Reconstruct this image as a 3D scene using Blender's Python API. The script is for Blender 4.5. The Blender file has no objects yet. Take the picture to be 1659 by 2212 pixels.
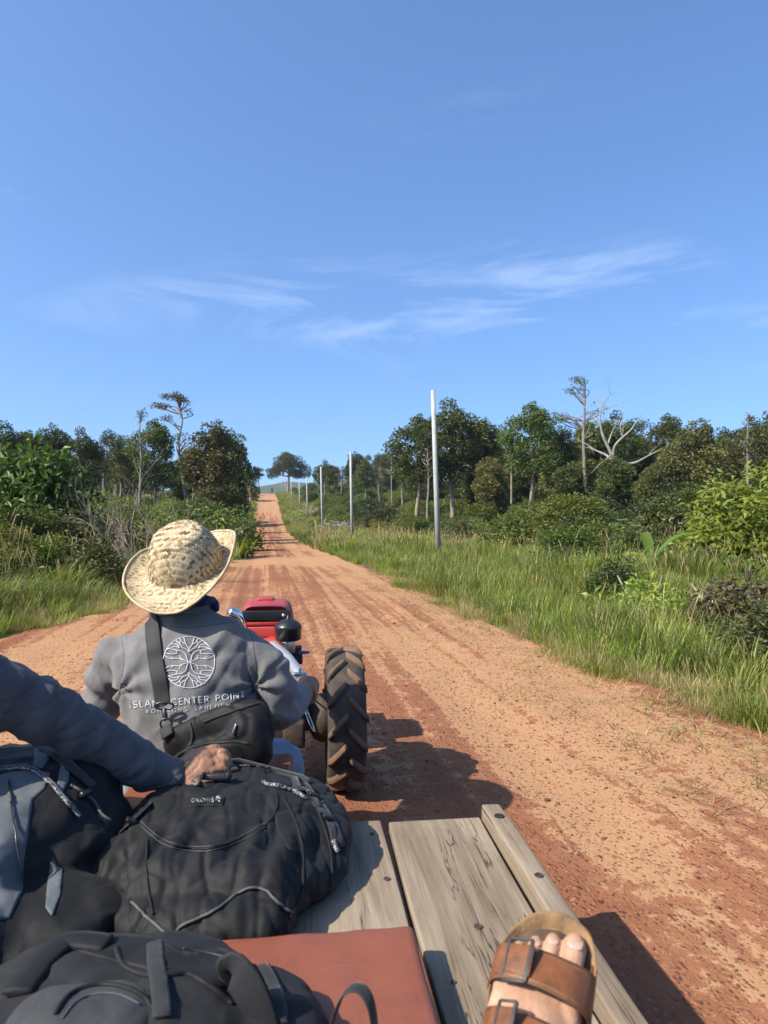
import bpy, bmesh, math, random
import numpy as np
from mathutils import Vector, Matrix, noise
from mathutils.bvhtree import BVHTree

R = math.radians
random.seed(7); rng = np.random.default_rng(7)
scene = bpy.context.scene
COL = scene.collection

# ------------------------------------------------------------------ camera
EYE = 1.28                     # camera height above the road
F = 1534.0; CX = 829.5; YH = 1106.0      # focal length / centre in a 1659 x 2212 frame
YAW = R(9.44)                  # camera looks this far to the right of the road's direction
cd = bpy.data.cameras.new('camera'); cam = bpy.data.objects.new('camera', cd); COL.objects.link(cam)
cam.location = (0, 0, EYE); cam.rotation_euler = (R(90), 0, -YAW)
cd.sensor_fit = 'VERTICAL'; cd.sensor_height = 36; cd.lens = 36 * F / 2212
cd.clip_start = .05; cd.clip_end = 6000
cd.dof.use_dof = True; cd.dof.focus_distance = 4.0; cd.dof.aperture_fstop = 25 / 3.4
scene.camera = cam

# ------------------------------------------------------------------ sky, sun, exposure
SUN_EL = 42.8
SUN_AZ = 68.8 + 180.0          # clockwise from +Y (the road's direction)
w = bpy.data.worlds.new('World'); scene.world = w; w.use_nodes = True
nt = w.node_tree; nt.nodes.clear()
def N(t, typ, **kw):
    n = t.nodes.new(typ)
    for k, v in kw.items(): setattr(n, k, v)
    return n
out = N(nt, 'ShaderNodeOutputWorld'); bg = N(nt, 'ShaderNodeBackground')
sky = N(nt, 'ShaderNodeTexSky', sky_type='NISHITA', sun_disc=False)
sky.sun_elevation = R(SUN_EL); sky.sun_rotation = R(SUN_AZ)
sky.air_density = 1.0; sky.dust_density = 2.0; sky.ozone_density = 2.4
bg.inputs['Strength'].default_value = .12
# the hazy white right at the horizon is thinner in this clear air: look the sky up a little higher
tcs = N(nt, 'ShaderNodeTexCoord'); mps = N(nt, 'ShaderNodeMapping'); mps.inputs['Location'].default_value = (0, 0, .12)
nt.links.new(tcs.outputs['Generated'], mps.inputs['Vector']); nrm_ = N(nt, 'ShaderNodeVectorMath', operation='NORMALIZE'); nt.links.new(mps.outputs[0], nrm_.inputs[0]); nt.links.new(nrm_.outputs[0], sky.inputs['Vector'])
# thin cirrus: streaks in the direction of view, all over the sky
tc = N(nt, 'ShaderNodeTexCoord')
mp = N(nt, 'ShaderNodeMapping'); mp.inputs['Location'].default_value = (2, .5, .46); mp.inputs['Rotation'].default_value = (R(4), R(10), R(25)); mp.inputs['Scale'].default_value = (1.5, 1.5, 9.0)
nt.links.new(tc.outputs['Generated'], mp.inputs['Vector'])
ns = N(nt, 'ShaderNodeTexNoise'); ns.inputs['Scale'].default_value = 1.6; ns.inputs['Detail'].default_value = 9; ns.inputs['Roughness'].default_value = .62; ns.inputs['Distortion'].default_value = .9
nt.links.new(mp.outputs[0], ns.inputs['Vector'])
cr = N(nt, 'ShaderNodeValToRGB'); cr.color_ramp.elements[0].position = .48; cr.color_ramp.elements[1].position = .82
nt.links.new(ns.outputs['Fac'], cr.inputs['Fac'])
ns2 = N(nt, 'ShaderNodeTexNoise'); ns2.inputs['Scale'].default_value = 2.4; ns2.inputs['Detail'].default_value = 2
mp2 = N(nt, 'ShaderNodeMapping'); mp2.inputs['Scale'].default_value = (1, 1, 2.5); mp2.inputs['Location'].default_value = (1.3, .7, -.05)
nt.links.new(tc.outputs['Generated'], mp2.inputs['Vector']); nt.links.new(mp2.outputs[0], ns2.inputs['Vector'])
cr2 = N(nt, 'ShaderNodeValToRGB'); cr2.color_ramp.elements[0].position = .50; cr2.color_ramp.elements[1].position = .72
nt.links.new(ns2.outputs['Fac'], cr2.inputs['Fac'])
mu = N(nt, 'ShaderNodeMath', operation='MULTIPLY'); nt.links.new(cr.outputs[0], mu.inputs[0]); nt.links.new(cr2.outputs[0], mu.inputs[1])
mu2 = N(nt, 'ShaderNodeMath', operation='MULTIPLY'); mu2.inputs[1].default_value = .52; nt.links.new(mu.outputs[0], mu2.inputs[0])
tint = N(nt, 'ShaderNodeMix', data_type='RGBA', blend_type='MULTIPLY'); tint.inputs['Factor'].default_value = 1.0
tint.inputs['B'].default_value = (.76, .98, 1.22, 1); nt.links.new(sky.outputs[0], tint.inputs['A'])
mx = N(nt, 'ShaderNodeMix', data_type='RGBA'); mx.inputs['B'].default_value = (5.6, 6.4, 7.6, 1)
nt.links.new(mu2.outputs[0], mx.inputs['Factor']); nt.links.new(tint.outputs['Result'], mx.inputs['A'])
nt.links.new(mx.outputs['Result'], bg.inputs['Color']); nt.links.new(bg.outputs[0], out.inputs['Surface'])

sd = bpy.data.lights.new('sun', 'SUN'); sun = bpy.data.objects.new('sun', sd); COL.objects.link(sun)
sd.energy = 5.0; sd.angle = R(.53); sd.color = (1, .915, .77)
az = R(SUN_AZ); el = R(SUN_EL)
SUND = Vector((math.sin(az) * math.cos(el), math.cos(az) * math.cos(el), math.sin(el)))   # towards the sun
sun.rotation_euler = SUND.to_track_quat('Z', 'Y').to_euler(); sun.location = SUND * 40 + Vector((0, 0, 5))
vs = scene.view_settings; vs.view_transform = 'Standard'; vs.look = 'None'; vs.exposure = .86; vs.gamma = 1; vs.use_curve_mapping = False
scene.cycles.max_bounces = 6; scene.cycles.transparent_max_bounces = 8; scene.cycles.sample_clamp_indirect = 6
scene.cycles.use_denoising = True

# ------------------------------------------------------------------ frames
FWD = Vector((math.sin(YAW), math.cos(YAW), 0)); RGT = Vector((math.cos(YAW), -math.sin(YAW), 0)); UP = Vector((0, 0, 1))
def P(px, py, d):                      # a point seen in direction (px, py) at depth d metres
    return RGT * ((px - CX) / F * d) + FWD * d + UP * (EYE - (py - YH) / F * d)
def camp(r, d, z): return RGT * r + FWD * d + UP * z
VY = YAW - R(6.7)                      # heading of the tractor and its trailer
VF = Vector((math.sin(VY), math.cos(VY), 0)); VR = Vector((math.cos(VY), -math.sin(VY), 0))
def veh(x, y, z): return VR * x + VF * y + UP * z

# ------------------------------------------------------------------ object helpers
def tag(o, label=None, cat=None, group=None, kind=None):
    if label: o['label'] = label
    if cat: o['category'] = cat
    if group: o['group'] = group
    if kind: o['kind'] = kind
    return o
def empty(name, loc=(0, 0, 0), rz=0, label=None, cat=None, group=None, kind=None):
    o = bpy.data.objects.new(name, None); COL.objects.link(o); o.location = loc; o.rotation_euler = (0, 0, rz); o.empty_display_size = .1
    return tag(o, label, cat, group, kind)
def mesh(name, verts, faces, smooth=True):
    m = bpy.data.meshes.new(name); m.from_pydata([tuple(v) for v in verts], [], [tuple(f) for f in faces]); m.validate(clean_customdata=False)
    if smooth: m.polygons.foreach_set('use_smooth', [True] * len(m.polygons))
    return m
def link(name, me, mat=None, parent=None, loc=None):
    """mesh given in WORLD coordinates unless loc is given; stored relative to the parent's place"""
    o = bpy.data.objects.new(name, me); COL.objects.link(o)
    if mat is not None:
        me.materials.clear(); me.materials.append(mat)
    if parent is not None:
        o.parent = parent
        if loc is None:
            base = parent
            mw = Matrix.LocRotScale(base.location, base.rotation_euler, base.scale)
            while base.parent is not None:
                base = base.parent; mw = Matrix.LocRotScale(base.location, base.rotation_euler, base.scale) @ mw
            me.transform(mw.inverted())
    if loc is not None: o.location = loc
    return o
def recentre(o):                        # a one-mesh thing: origin at the middle of its base
    v = np.array([tuple(q.co) for q in o.data.vertices])
    c = Vector(((v[:, 0].min() + v[:, 0].max()) / 2, (v[:, 1].min() + v[:, 1].max()) / 2, v[:, 2].min()))
    o.data.transform(Matrix.Translation(-c)); o.location = c
    return o

# ------------------------------------------------------------------ shape helpers (return verts, faces)
class MB:
    def __init__(s): s.v = []; s.f = []
    def add(s, v, f):
        b = len(s.v); s.v += [Vector(p) for p in v]; s.f += [[i + b for i in q] for q in f]; return s
    def box(s, c, size, rot=None, M=None):
        x, y, z = (a / 2 for a in size)
        vs_ = [Vector((sx * x, sy * y, sz * z)) for sz in (-1, 1) for sy in (-1, 1) for sx in (-1, 1)]
        if rot is not None: vs_ = [rot @ p for p in vs_]
        vs_ = [p + Vector(c) for p in vs_]
        if M is not None: vs_ = [M @ p for p in vs_]
        return s.add(vs_, [(0, 2, 3, 1), (4, 5, 7, 6), (0, 1, 5, 4), (2, 6, 7, 3), (0, 4, 6, 2), (1, 3, 7, 5)])
    def tube(s, pts, rad, n=8, cap=True, flat=None, up=None):
        v, f = loft(pts, rad, n, flat=flat, up=up); return s.add(v, f)
    def mesh(s, name, smooth=True): return mesh(name, s.v, s.f, smooth)
    def build(s, name, mat, parent=None, smooth=True, bevel=0, seg=2, loc=None):
        me = s.mesh(name, smooth)
        if bevel:
            bm = bmesh.new(); bm.from_mesh(me)
            es = [e for e in bm.edges if len(e.link_faces) == 2 and e.calc_face_angle(0) > .6]
            bmesh.ops.bevel(bm, geom=es, offset=bevel, segments=seg, profile=.6, affect='EDGES'); bm.to_mesh(me); bm.free()
            me.polygons.foreach_set('use_smooth', [smooth] * len(me.polygons))
        return link(name, me, mat, parent, loc)
def frames(pts, up=None):
    pts = [Vector(p) for p in pts]; fr = []
    u = Vector(up) if up is not None else None
    prev = None
    for i, p in enumerate(pts):
        t = (pts[min(i + 1, len(pts) - 1)] - pts[max(i - 1, 0)])
        t = t.normalized() if t.length > 1e-9 else Vector((0, 0, 1))
        if u is not None: a = u - t * u.dot(t)
        elif prev is None:
            a = Vector((0, 0, 1)) if abs(t.z) < .9 else Vector((0, 1, 0)); a = a - t * a.dot(t)
        else: a = prev - t * prev.dot(t)
        if a.length < 1e-6: a = t.orthogonal()
        a.normalize(); prev = a; fr.append((t, a, t.cross(a)))
    return pts, fr
def loft(pts, rad, n=12, flat=None, up=None, power=2.0, round_ends=True):
    """tube along pts; rad a number or one per point or (side, up) pairs; 'up' fixes the section's up axis"""
    pts, fr = frames(pts, up)
    k = len(pts)
    rr = [rad] * k if isinstance(rad, (int, float)) else list(rad)
    rr = [(r, r * (flat or 1)) if isinstance(r, (int, float)) else r for r in rr]
    if round_ends:                       # rounded caps
        P2, R2, F2 = [], [], []
        for e, sgn in ((0, -1), (k - 1, 1)):
            r = min(rr[e]); t = fr[e][0]
            cap = [(pts[e] + t * (sgn * r * .55 * math.sin(a)), (rr[e][0] * math.cos(a), rr[e][1] * math.cos(a)), fr[e]) for a in (.55, 1.05, 1.45)]
            if sgn < 0: head = cap[::-1]
            else: tail = cap
        P2 = [c[0] for c in head] + pts + [c[0] for c in tail]
        R2 = [c[1] for c in head] + rr + [c[1] for c in tail]
        F2 = [c[2] for c in head] + fr + [c[2] for c in tail]
        pts, rr, fr = P2, R2, F2; k = len(pts)
    v, f = [], []
    for p, r, (t, a, b) in zip(pts, rr, fr):
        for j in range(n):
            th = 2 * math.pi * j / n; c, s_ = math.cos(th), math.sin(th)
            if power != 2.0:
                c = math.copysign(abs(c) ** (2 / power), c); s_ = math.copysign(abs(s_) ** (2 / power), s_)
            v.append(p + b * (r[0] * c) + a * (r[1] * s_))
    for i in range(k - 1):
        for j in range(n):
            f.append((i * n + j, i * n + (j + 1) % n, (i + 1) * n + (j + 1) % n, (i + 1) * n + j))
    f.append(tuple(range(n))[::-1]); f.append(tuple((k - 1) * n + j for j in range(n)))
    return v, f
def spline(pts, n=8):                   # Catmull-Rom through points
    pts = [Vector(p) for p in pts]; o = []
    for i in range(len(pts) - 1):
        p0, p1, p2, p3 = pts[max(i - 1, 0)], pts[i], pts[i + 1], pts[min(i + 2, len(pts) - 1)]
        for j in range(n):
            t = j / n
            o.append(.5 * ((2 * p1) + (p2 - p0) * t + (2 * p0 - 5 * p1 + 4 * p2 - p3) * t * t + (3 * p1 - p0 - 3 * p2 + p3) * t ** 3))
    o.append(pts[-1]); return o
def lerp_list(vals, n):
    a = np.asarray(vals, float); x = np.linspace(0, len(a) - 1, n)
    if a.ndim == 1: return [float(q) for q in np.interp(x, range(len(a)), a)]
    return [tuple(float(np.interp(q, range(len(a)), a[:, c])) for c in range(a.shape[1])) for q in x]
def slimb(pts, rad, n=6, seg=12, **k):
    s_ = spline(pts, n); return loft(s_, lerp_list(rad, len(s_)), seg, **k)
def ellipsoid(c, axes, rot=None, power=2.0, nu=24, nv=14):
    v, f = [], []
    def sp(a): return math.copysign(abs(a) ** (2 / power), a)
    for i in range(nv + 1):
        ph = -math.pi / 2 + math.pi * i / nv
        for j in range(nu):
            th = 2 * math.pi * j / nu
            q = Vector((axes[0] * sp(math.cos(ph)) * sp(math.cos(th)), axes[1] * sp(math.cos(ph)) * sp(math.sin(th)), axes[2] * sp(math.sin(ph))))
            if rot is not None: q = rot @ q
            v.append(q + Vector(c))
    for i in range(nv):
        for j in range(nu):
            f.append((i * nu + j, i * nu + (j + 1) % nu, (i + 1) * nu + (j + 1) % nu, (i + 1) * nu + j))
    f.append(tuple(range(nu))[::-1]); f.append(tuple(nv * nu + j for j in range(nu)))
    return v, f
def remesh(mb, voxel, smooth=6, fn=None, name='m'):
    """one continuous skin round everything in mb"""
    me = mb.mesh(name)
    o = bpy.data.objects.new('tmp', me); COL.objects.link(o)
    m = o.modifiers.new('r', 'REMESH'); m.mode = 'VOXEL'; m.voxel_size = voxel; m.use_smooth_shade = True
    if smooth:
        s_ = o.modifiers.new('s', 'SMOOTH'); s_.factor = .5; s_.iterations = smooth
    dg = bpy.context.evaluated_depsgraph_get(); ev = o.evaluated_get(dg)
    res = bpy.data.meshes.new_from_object(ev)
    bpy.data.objects.remove(o); res.name = name
    if fn is not None:
        no = np.zeros(len(res.vertices) * 3); res.vertices.foreach_get('normal', no)
        co = np.zeros(len(res.vertices) * 3); res.vertices.foreach_get('co', co)
        co = co.reshape(-1, 3); no = no.reshape(-1, 3)
        d = np.array([fn(Vector(c), Vector(q)) for c, q in zip(co, no)])
        co = co + no * d[:, None]; res.vertices.foreach_set('co', co.ravel()); res.update()
    res.polygons.foreach_set('use_smooth', [True] * len(res.polygons))
    return res
def ridged(p, s=1.0):
    return 1 - abs(noise.noise(p * s)) * 2
def bvh_of(o):
    me = o.data; mw = o.matrix_world.copy()
    par = o.parent; loc = Matrix.LocRotScale(o.location, o.rotation_euler, o.scale)
    while par is not None:
        loc = Matrix.LocRotScale(par.location, par.rotation_euler, par.scale) @ loc; par = par.parent
    return BVHTree.FromPolygons([loc @ v.co for v in me.vertices], [tuple(p.vertices) for p in me.polygons])
EYEV = Vector((0, 0, EYE))
def hit(bvh, px, py, off=0.0, dflt=None):
    """the point of a surface that lies in direction (px, py), lifted along its normal"""
    d = (P(px, py, 1.0) - EYEV).normalized()
    h = bvh.ray_cast(EYEV, d)
    if h[0] is None:
        if dflt is None: return None
        return P(px, py, dflt)
    n = h[1] if h[1].dot(d) < 0 else -h[1]
    return h[0] + n * off
def hitline(bvh, pts, off=0.0, n=8, step=None):
    s_ = spline([Vector((a, b, 0)) for a, b in pts], n); o = []
    for q in s_:
        h = hit(bvh, q.x, q.y, off)
        if h is not None: o.append(h)
    return o
def patch(name, bvh, poly, mat, parent, off=.002, thick=.002, step=5.0):
    """a piece of cloth cut to an outline and laid on a surface"""
    bm = bmesh.new()
    vs_ = [bm.verts.new((a, b, 0)) for a, b in poly]
    fc = bm.faces.new(vs_); bmesh.ops.triangulate(bm, faces=[fc])
    for _ in range(12):
        es = [e for e in bm.edges if e.calc_length() > step * 1.6]
        if not es: break
        bmesh.ops.subdivide_edges(bm, edges=es, cuts=1); bmesh.ops.triangulate(bm, faces=bm.faces[:])
    last = None; dead = []
    for v in bm.verts:
        h = hit(bvh, v.co.x, v.co.y, off)
        if h is None: dead.append(v)
        else: v.co = h
    if dead: bmesh.ops.delete(bm, geom=dead, context='VERTS')
    me = bpy.data.meshes.new(name); bm.to_mesh(me); bm.free()
    o = bpy.data.objects.new('tmp', me); COL.objects.link(o)
    so = o.modifiers.new('s', 'SOLIDIFY'); so.thickness = thick; so.offset = 1
    ev = o.evaluated_get(bpy.context.evaluated_depsgraph_get()); res = bpy.data.meshes.new_from_object(ev); bpy.data.objects.remove(o)
    res.polygons.foreach_set('use_smooth', [True] * len(res.polygons))
    return link(name, res, mat, parent)

# ------------------------------------------------------------------ materials
def mat(name):
    m = bpy.data.materials.new(name); m.use_nodes = True; t = m.node_tree
    b = t.nodes['Principled BSDF']; return m, t, b
def ramp(t, fac, stops):
    r = N(t, 'ShaderNodeValToRGB'); e = r.color_ramp.elements
    while len(e) < len(stops): e.new(.5)
    for q, (p, c) in zip(e, stops):
        q.position = p; q.color = (*c, 1) if not isinstance(c, (int, float)) else (c, c, c, 1)
    t.links.new(fac, r.inputs['Fac']); return r.outputs['Color']
def noi(t, vec, scale, detail=4, rough=.55, dist=0):
    n = N(t, 'ShaderNodeTexNoise'); n.inputs['Scale'].default_value = scale; n.inputs['Detail'].default_value = detail
    n.inputs['Roughness'].default_value = rough; n.inputs['Distortion'].default_value = dist
    if vec is not None: t.links.new(vec, n.inputs['Vector'])
    return n.outputs['Fac']
def mapping(t, vec, scale=(1, 1, 1), rot=(0, 0, 0), loc=(0, 0, 0)):
    m = N(t, 'ShaderNodeMapping'); m.inputs['Scale'].default_value = scale; m.inputs['Rotation'].default_value = rot; m.inputs['Location'].default_value = loc
    t.links.new(vec, m.inputs['Vector']); return m.outputs[0]
def mix(t, fac, a, b, mode='MIX'):
    m = N(t, 'ShaderNodeMix', data_type='RGBA', blend_type=mode)
    for k, q in (('Factor', fac), ('A', a), ('B', b)):
        if isinstance(q, (int, float)): m.inputs[k].default_value = q if k == 'Factor' else (q, q, q, 1)
        elif isinstance(q, tuple): m.inputs[k].default_value = (*q, 1)
        else: t.links.new(q, m.inputs[k])
    return m.outputs['Result']
def maths(t, op, a, b=None, c=None):
    m = N(t, 'ShaderNodeMath', operation=op)
    for i, q in enumerate((a, b, c)):
        if q is None: continue
        if isinstance(q, (int, float)): m.inputs[i].default_value = q
        else: t.links.new(q, m.inputs[i])
    return m.outputs[0]
def bump(t, b, h, strength=.5, dist=.01):
    n = N(t, 'ShaderNodeBump'); n.inputs['Strength'].default_value = strength; n.inputs['Distance'].default_value = dist
    t.links.new(h, n.inputs['Height']); t.links.new(n.outputs[0], b.inputs['Normal'])
def geo(t): return N(t, 'ShaderNodeNewGeometry').outputs['Position']
def objc(t): return N(t, 'ShaderNodeTexCoord').outputs['Object']
def plain(name, c, rough=.6, var=.15, scale=8, metal=0, bumpd=0, bscale=60, spec=None, sheen=0):
    m, t, b = mat(name); v = objc(t)
    n = noi(t, v, scale, 5)
    t.links.new(ramp(t, n, [(.3, tuple(q * (1 - var) for q in c)), (.7, tuple(min(1, q * (1 + var)) for q in c))]), b.inputs['Base Color'])
    b.inputs['Roughness'].default_value = rough; b.inputs['Metallic'].default_value = metal
    if spec is not None: b.inputs['Specular IOR Level'].default_value = spec
    if sheen: b.inputs['Sheen Weight'].default_value = sheen
    if bumpd: bump(t, b, noi(t, v, bscale, 4), .6, bumpd)
    return m
def fabric(name, c, weave=900, rough=.85, fold=.006, fscale=9, spec=.2, dust=0, sheen=.1):
    m, t, b = mat(name); v = objc(t)
    big = noi(t, v, fscale, 4, .55, .6)
    fine = noi(t, v, weave, 2)
    wear = noi(t, v, 22, 6, .65)
    col = ramp(t, wear, [(.25, tuple(q * .8 for q in c)), (.75, tuple(q * 1.2 for q in c))])
    if dust:
        sp = ramp(t, noi(t, v, 260, 3, .7), [(.66, 0.0), (.80, 1.0)])
        col = mix(t, maths(t, 'MULTIPLY', sp, dust), col, (.22, .19, .16))
    col = mix(t, 1.0, col, ramp(t, noi(t, v, 420, 2, .8), [(.3, (.86, .86, .86)), (.7, (1.14, 1.14, 1.14))]), 'MULTIPLY')
    t.links.new(col, b.inputs['Base Color'])
    b.inputs['Roughness'].default_value = rough; b.inputs['Specular IOR Level'].default_value = spec; b.inputs['Sheen Weight'].default_value = sheen
    bump(t, b, maths(t, 'ADD', big, maths(t, 'MULTIPLY', fine, .05)), .5, fold)
    return m
def leafmat(name, dark, light, trans=.35, rough=.45, autumn=None):
    m, t, b = mat(name)
    at = N(t, 'ShaderNodeAttribute'); at.attribute_name = 'tint'
    oi = N(t, 'ShaderNodeObjectInfo')
    col = ramp(t, at.outputs['Fac'], [(0, dark), (.8, light)] + ([(.985, light), (1, autumn)] if autumn else []))
    hv = N(t, 'ShaderNodeHueSaturation')
    t.links.new(maths(t, 'MULTIPLY_ADD', oi.outputs['Random'], .06, .465), hv.inputs['Hue'])
    rv = N(t, 'ShaderNodeMath', operation='FRACT'); t.links.new(maths(t, 'MULTIPLY', oi.outputs['Random'], 7.31), rv.inputs[0])
    t.links.new(maths(t, 'MULTIPLY_ADD', rv.outputs[0], .75, .62), hv.inputs['Value'])
    hv.inputs['Saturation'].default_value = .95
    t.links.new(col, hv.inputs['Color'])
    t.links.new(hv.outputs[0], b.inputs['Base Color']); b.inputs['Roughness'].default_value = rough
    b.inputs['Specular IOR Level'].default_value = .35
    tr = N(t, 'ShaderNodeBsdfTranslucent'); ms = N(t, 'ShaderNodeMixShader'); ms.inputs[0].default_value = trans
    t.links.new(mix(t, 1.0, hv.outputs[0], (1.0, 1.25, .45), 'MULTIPLY'), tr.inputs['Color'])
    t.links.new(b.outputs[0], ms.inputs[1]); t.links.new(tr.outputs[0], ms.inputs[2])
    t.links.new(ms.outputs[0], t.nodes['Material Output'].inputs['Surface'])
    return m

# ================================================================== terrain
_py = np.array([-60, -10, 0, 10, 17, 32, 55, 80, 100, 120, 150, 180, 205, 225, 260, 400, 700, 4000.])
_pz = np.array([0, 0, 0, 0, -.15, -.55, -.95, -.95, .0, 1.15, 3.2, 5.3, 6.6, 6.5, 4.8, -6, -12, -12.])
_yy = np.arange(-60, 4000, 1.0); _zz = np.interp(_yy, _py, _pz); _k = np.hanning(19); _k /= _k.sum()
_zz = np.convolve(np.pad(_zz, 9, mode='edge'), _k, mode='valid')
def zr(y): return np.interp(y, _yy, _zz)
def xr(y): return np.interp(y, [-60, 0, 4, 8, 15, 30, 60, 120, 220, 4000], [3.0, 3.0, 2.8, 2.55, 2.55, 2.6, 2.4, 2.5, 2.7, 2.7])
def xl(y): return np.interp(y, [-60, 0, 4, 7.6, 10.2, 14, 19, 32, 60, 100, 220, 4000], [-3.4, -3.2, -3.0, -2.7, -1.95, -1.45, -1.15, -.95, -1.3, -1.6, -2.0, -2.0])
def hsm(a): return a * a * (3 - 2 * a)
def H(x, y):
    x = np.asarray(x, float); y = np.asarray(y, float)
    z = zr(y)
    dr = np.maximum(x - xr(y), 0); dl = np.maximum(xl(y) - x, 0)
    z = z - .10 * hsm(np.clip(dr / 1.2, 0, 1)) - .06 * hsm(np.clip(dl / 1.0, 0, 1))
    z = z + np.clip((dr - 8) * .03, 0, 2.2) + np.clip((dl - 4) * .045, 0, 2.0)
    o = np.clip((dr + dl) / 2.0, 0, 1)
    z = z + o * (.09 * np.sin(x * .83 + y * .31) + .07 * np.sin(x * .37 - y * .71 + 1.3) + .05 * np.sin(1.7 * x + 1.1 * y))
    return z
def Hs(x, y): return float(H(x, y))

def roadmat():
    m, t, b = mat('laterite_road'); p = geo(t)
    along = noi(t, mapping(t, p, (1.15, .075, 0)), 1.0, 5, .6, .5)
    tracks = maths(t, 'MULTIPLY_ADD', noi(t, mapping(t, p, (9.0, .07, 0), loc=(3.1, 0, 0)), 1.0, 4, .6, .25), .5, maths(t, 'MULTIPLY', noi(t, mapping(t, p, (3.4, .05, 0), loc=(1.1, 0, 0)), 1.0, 3, .5, .2), .5))
    blot = noi(t, p, .8, 5, .6)
    fine = noi(t, p, 11, 5, .7)
    s = maths(t, 'ADD', maths(t, 'MULTIPLY', along, .52), maths(t, 'ADD', maths(t, 'MULTIPLY', tracks, .98), maths(t, 'ADD', maths(t, 'MULTIPLY', blot, .25), maths(t, 'MULTIPLY', fine, .44))))
    sep = N(t, 'ShaderNodeSeparateXYZ'); t.links.new(p, sep.inputs[0])
    # pale sand blown to the right of the road, and a washed-out bar across it further on
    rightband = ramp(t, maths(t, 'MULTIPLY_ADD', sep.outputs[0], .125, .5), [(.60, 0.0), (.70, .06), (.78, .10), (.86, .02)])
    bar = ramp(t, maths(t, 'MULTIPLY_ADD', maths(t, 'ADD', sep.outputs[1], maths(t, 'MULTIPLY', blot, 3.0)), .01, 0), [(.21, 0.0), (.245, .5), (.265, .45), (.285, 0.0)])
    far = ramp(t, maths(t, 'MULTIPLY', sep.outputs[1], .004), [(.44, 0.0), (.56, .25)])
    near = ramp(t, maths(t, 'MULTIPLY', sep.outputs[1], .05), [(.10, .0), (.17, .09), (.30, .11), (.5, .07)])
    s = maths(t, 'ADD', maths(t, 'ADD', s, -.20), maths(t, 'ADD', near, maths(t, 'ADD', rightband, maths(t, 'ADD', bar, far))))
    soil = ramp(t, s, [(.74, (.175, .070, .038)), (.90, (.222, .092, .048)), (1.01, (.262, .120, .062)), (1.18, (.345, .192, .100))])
    # pebbles: cells of ~1 cm, thicker where the soil is red
    vo = N(t, 'ShaderNodeTexVoronoi'); vo.inputs['Scale'].default_value = 58; t.links.new(p, vo.inputs['Vector'])
    vo2 = N(t, 'ShaderNodeTexVoronoi'); vo2.inputs['Scale'].default_value = 27; t.links.new(p, vo2.inputs['Vector'])
    vsep = N(t, 'ShaderNodeSeparateColor'); t.links.new(vo.outputs['Color'], vsep.inputs[0])
    vsep2 = N(t, 'ShaderNodeSeparateColor'); t.links.new(vo2.outputs['Color'], vsep2.inputs[0])
    thr = maths(t, 'SUBTRACT', 1.28, s)
    isp = maths(t, 'LESS_THAN', vsep.outputs[0], maths(t, 'MULTIPLY', thr, 1.25))
    isp2 = maths(t, 'LESS_THAN', vsep2.outputs[0], maths(t, 'MULTIPLY', thr, .45))
    inside = ramp(t, vo.outputs['Distance'], [(.25, 1.0), (.55, 0.0)])
    inside2 = ramp(t, vo2.outputs['Distance'], [(.2, 1.0), (.45, 0.0)])
    peb = ramp(t, vsep.outputs[1], [(0, (.125, .050, .030)), (.5, (.20, .080, .043)), (1, (.32, .155, .088))])
    m1 = maths(t, 'MULTIPLY', isp, inside); m2 = maths(t, 'MULTIPLY', isp2, inside2)
    col = mix(t, maths(t, 'MULTIPLY', m1, .75), soil, peb)
    col = mix(t, maths(t, 'MULTIPLY', m2, .8), col, peb)
    t.links.new(col, b.inputs['Base Color']); b.inputs['Roughness'].default_value = .95; b.inputs['Specular IOR Level'].default_value = .1
    h = maths(t, 'ADD', maths(t, 'MULTIPLY', m1, .7), maths(t, 'ADD', maths(t, 'MULTIPLY', m2, 1.3), maths(t, 'ADD', maths(t, 'MULTIPLY', fine, 1.5), maths(t, 'MULTIPLY', noi(t, p, 45, 4, .7), 1.6))))
    bump(t, b, h, .8, .007)
    return m
def groundmat():
    m, t, b = mat('soil_and_grass'); p = geo(t)
    n = noi(t, p, .5, 6, .65); n2 = noi(t, p, 9, 5, .7)
    s = maths(t, 'ADD', maths(t, 'MULTIPLY', n, .7), maths(t, 'MULTIPLY', n2, .3))
    t.links.new(ramp(t, s, [(.36, (.05, .065, .02)), (.5, (.10, .10, .035)), (.64, (.22, .15, .07)), (.75, (.30, .18, .09))]), b.inputs['Base Color'])
    b.inputs['Roughness'].default_value = 1; b.inputs['Specular IOR Level'].default_value = .05
    bump(t, b, n2, .8, .05); return m
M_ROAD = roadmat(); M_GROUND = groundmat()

def axis_lines(segs):
    o = []
    for a, b, s in segs: o += list(np.arange(a, b, s))
    return np.array(o)
gx = axis_lines([(-2500, -300, 200), (-300, -60, 24), (-60, -12, 3), (-12, 16, .5), (16, 60, 3), (60, 300, 24), (300, 2501, 200)])
gy = axis_lines([(-60, -8, 6), (-8, 40, .6), (40, 120, 2), (120, 260, 4), (260, 700, 30), (700, 4001, 300)])
X, Y = np.meshgrid(gx, gy); Z = H(X, Y)
ins = np.clip(np.minimum(X - xl(Y), xr(Y) - X) / .25, 0, 1)
Z = Z - .10 * ins
nx, ny = len(gx), len(gy)
idx = np.arange(nx * ny).reshape(ny, nx)
fs = np.stack([idx[:-1, :-1], idx[:-1, 1:], idx[1:, 1:], idx[1:, :-1]], -1).reshape(-1, 4)
g = link('ground', mesh('ground', np.stack([X, Y, Z], -1).reshape(-1, 3), fs.tolist()), M_GROUND); tag(g, kind='structure', label='grassy verges and open ground on both sides of the dirt road')
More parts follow.
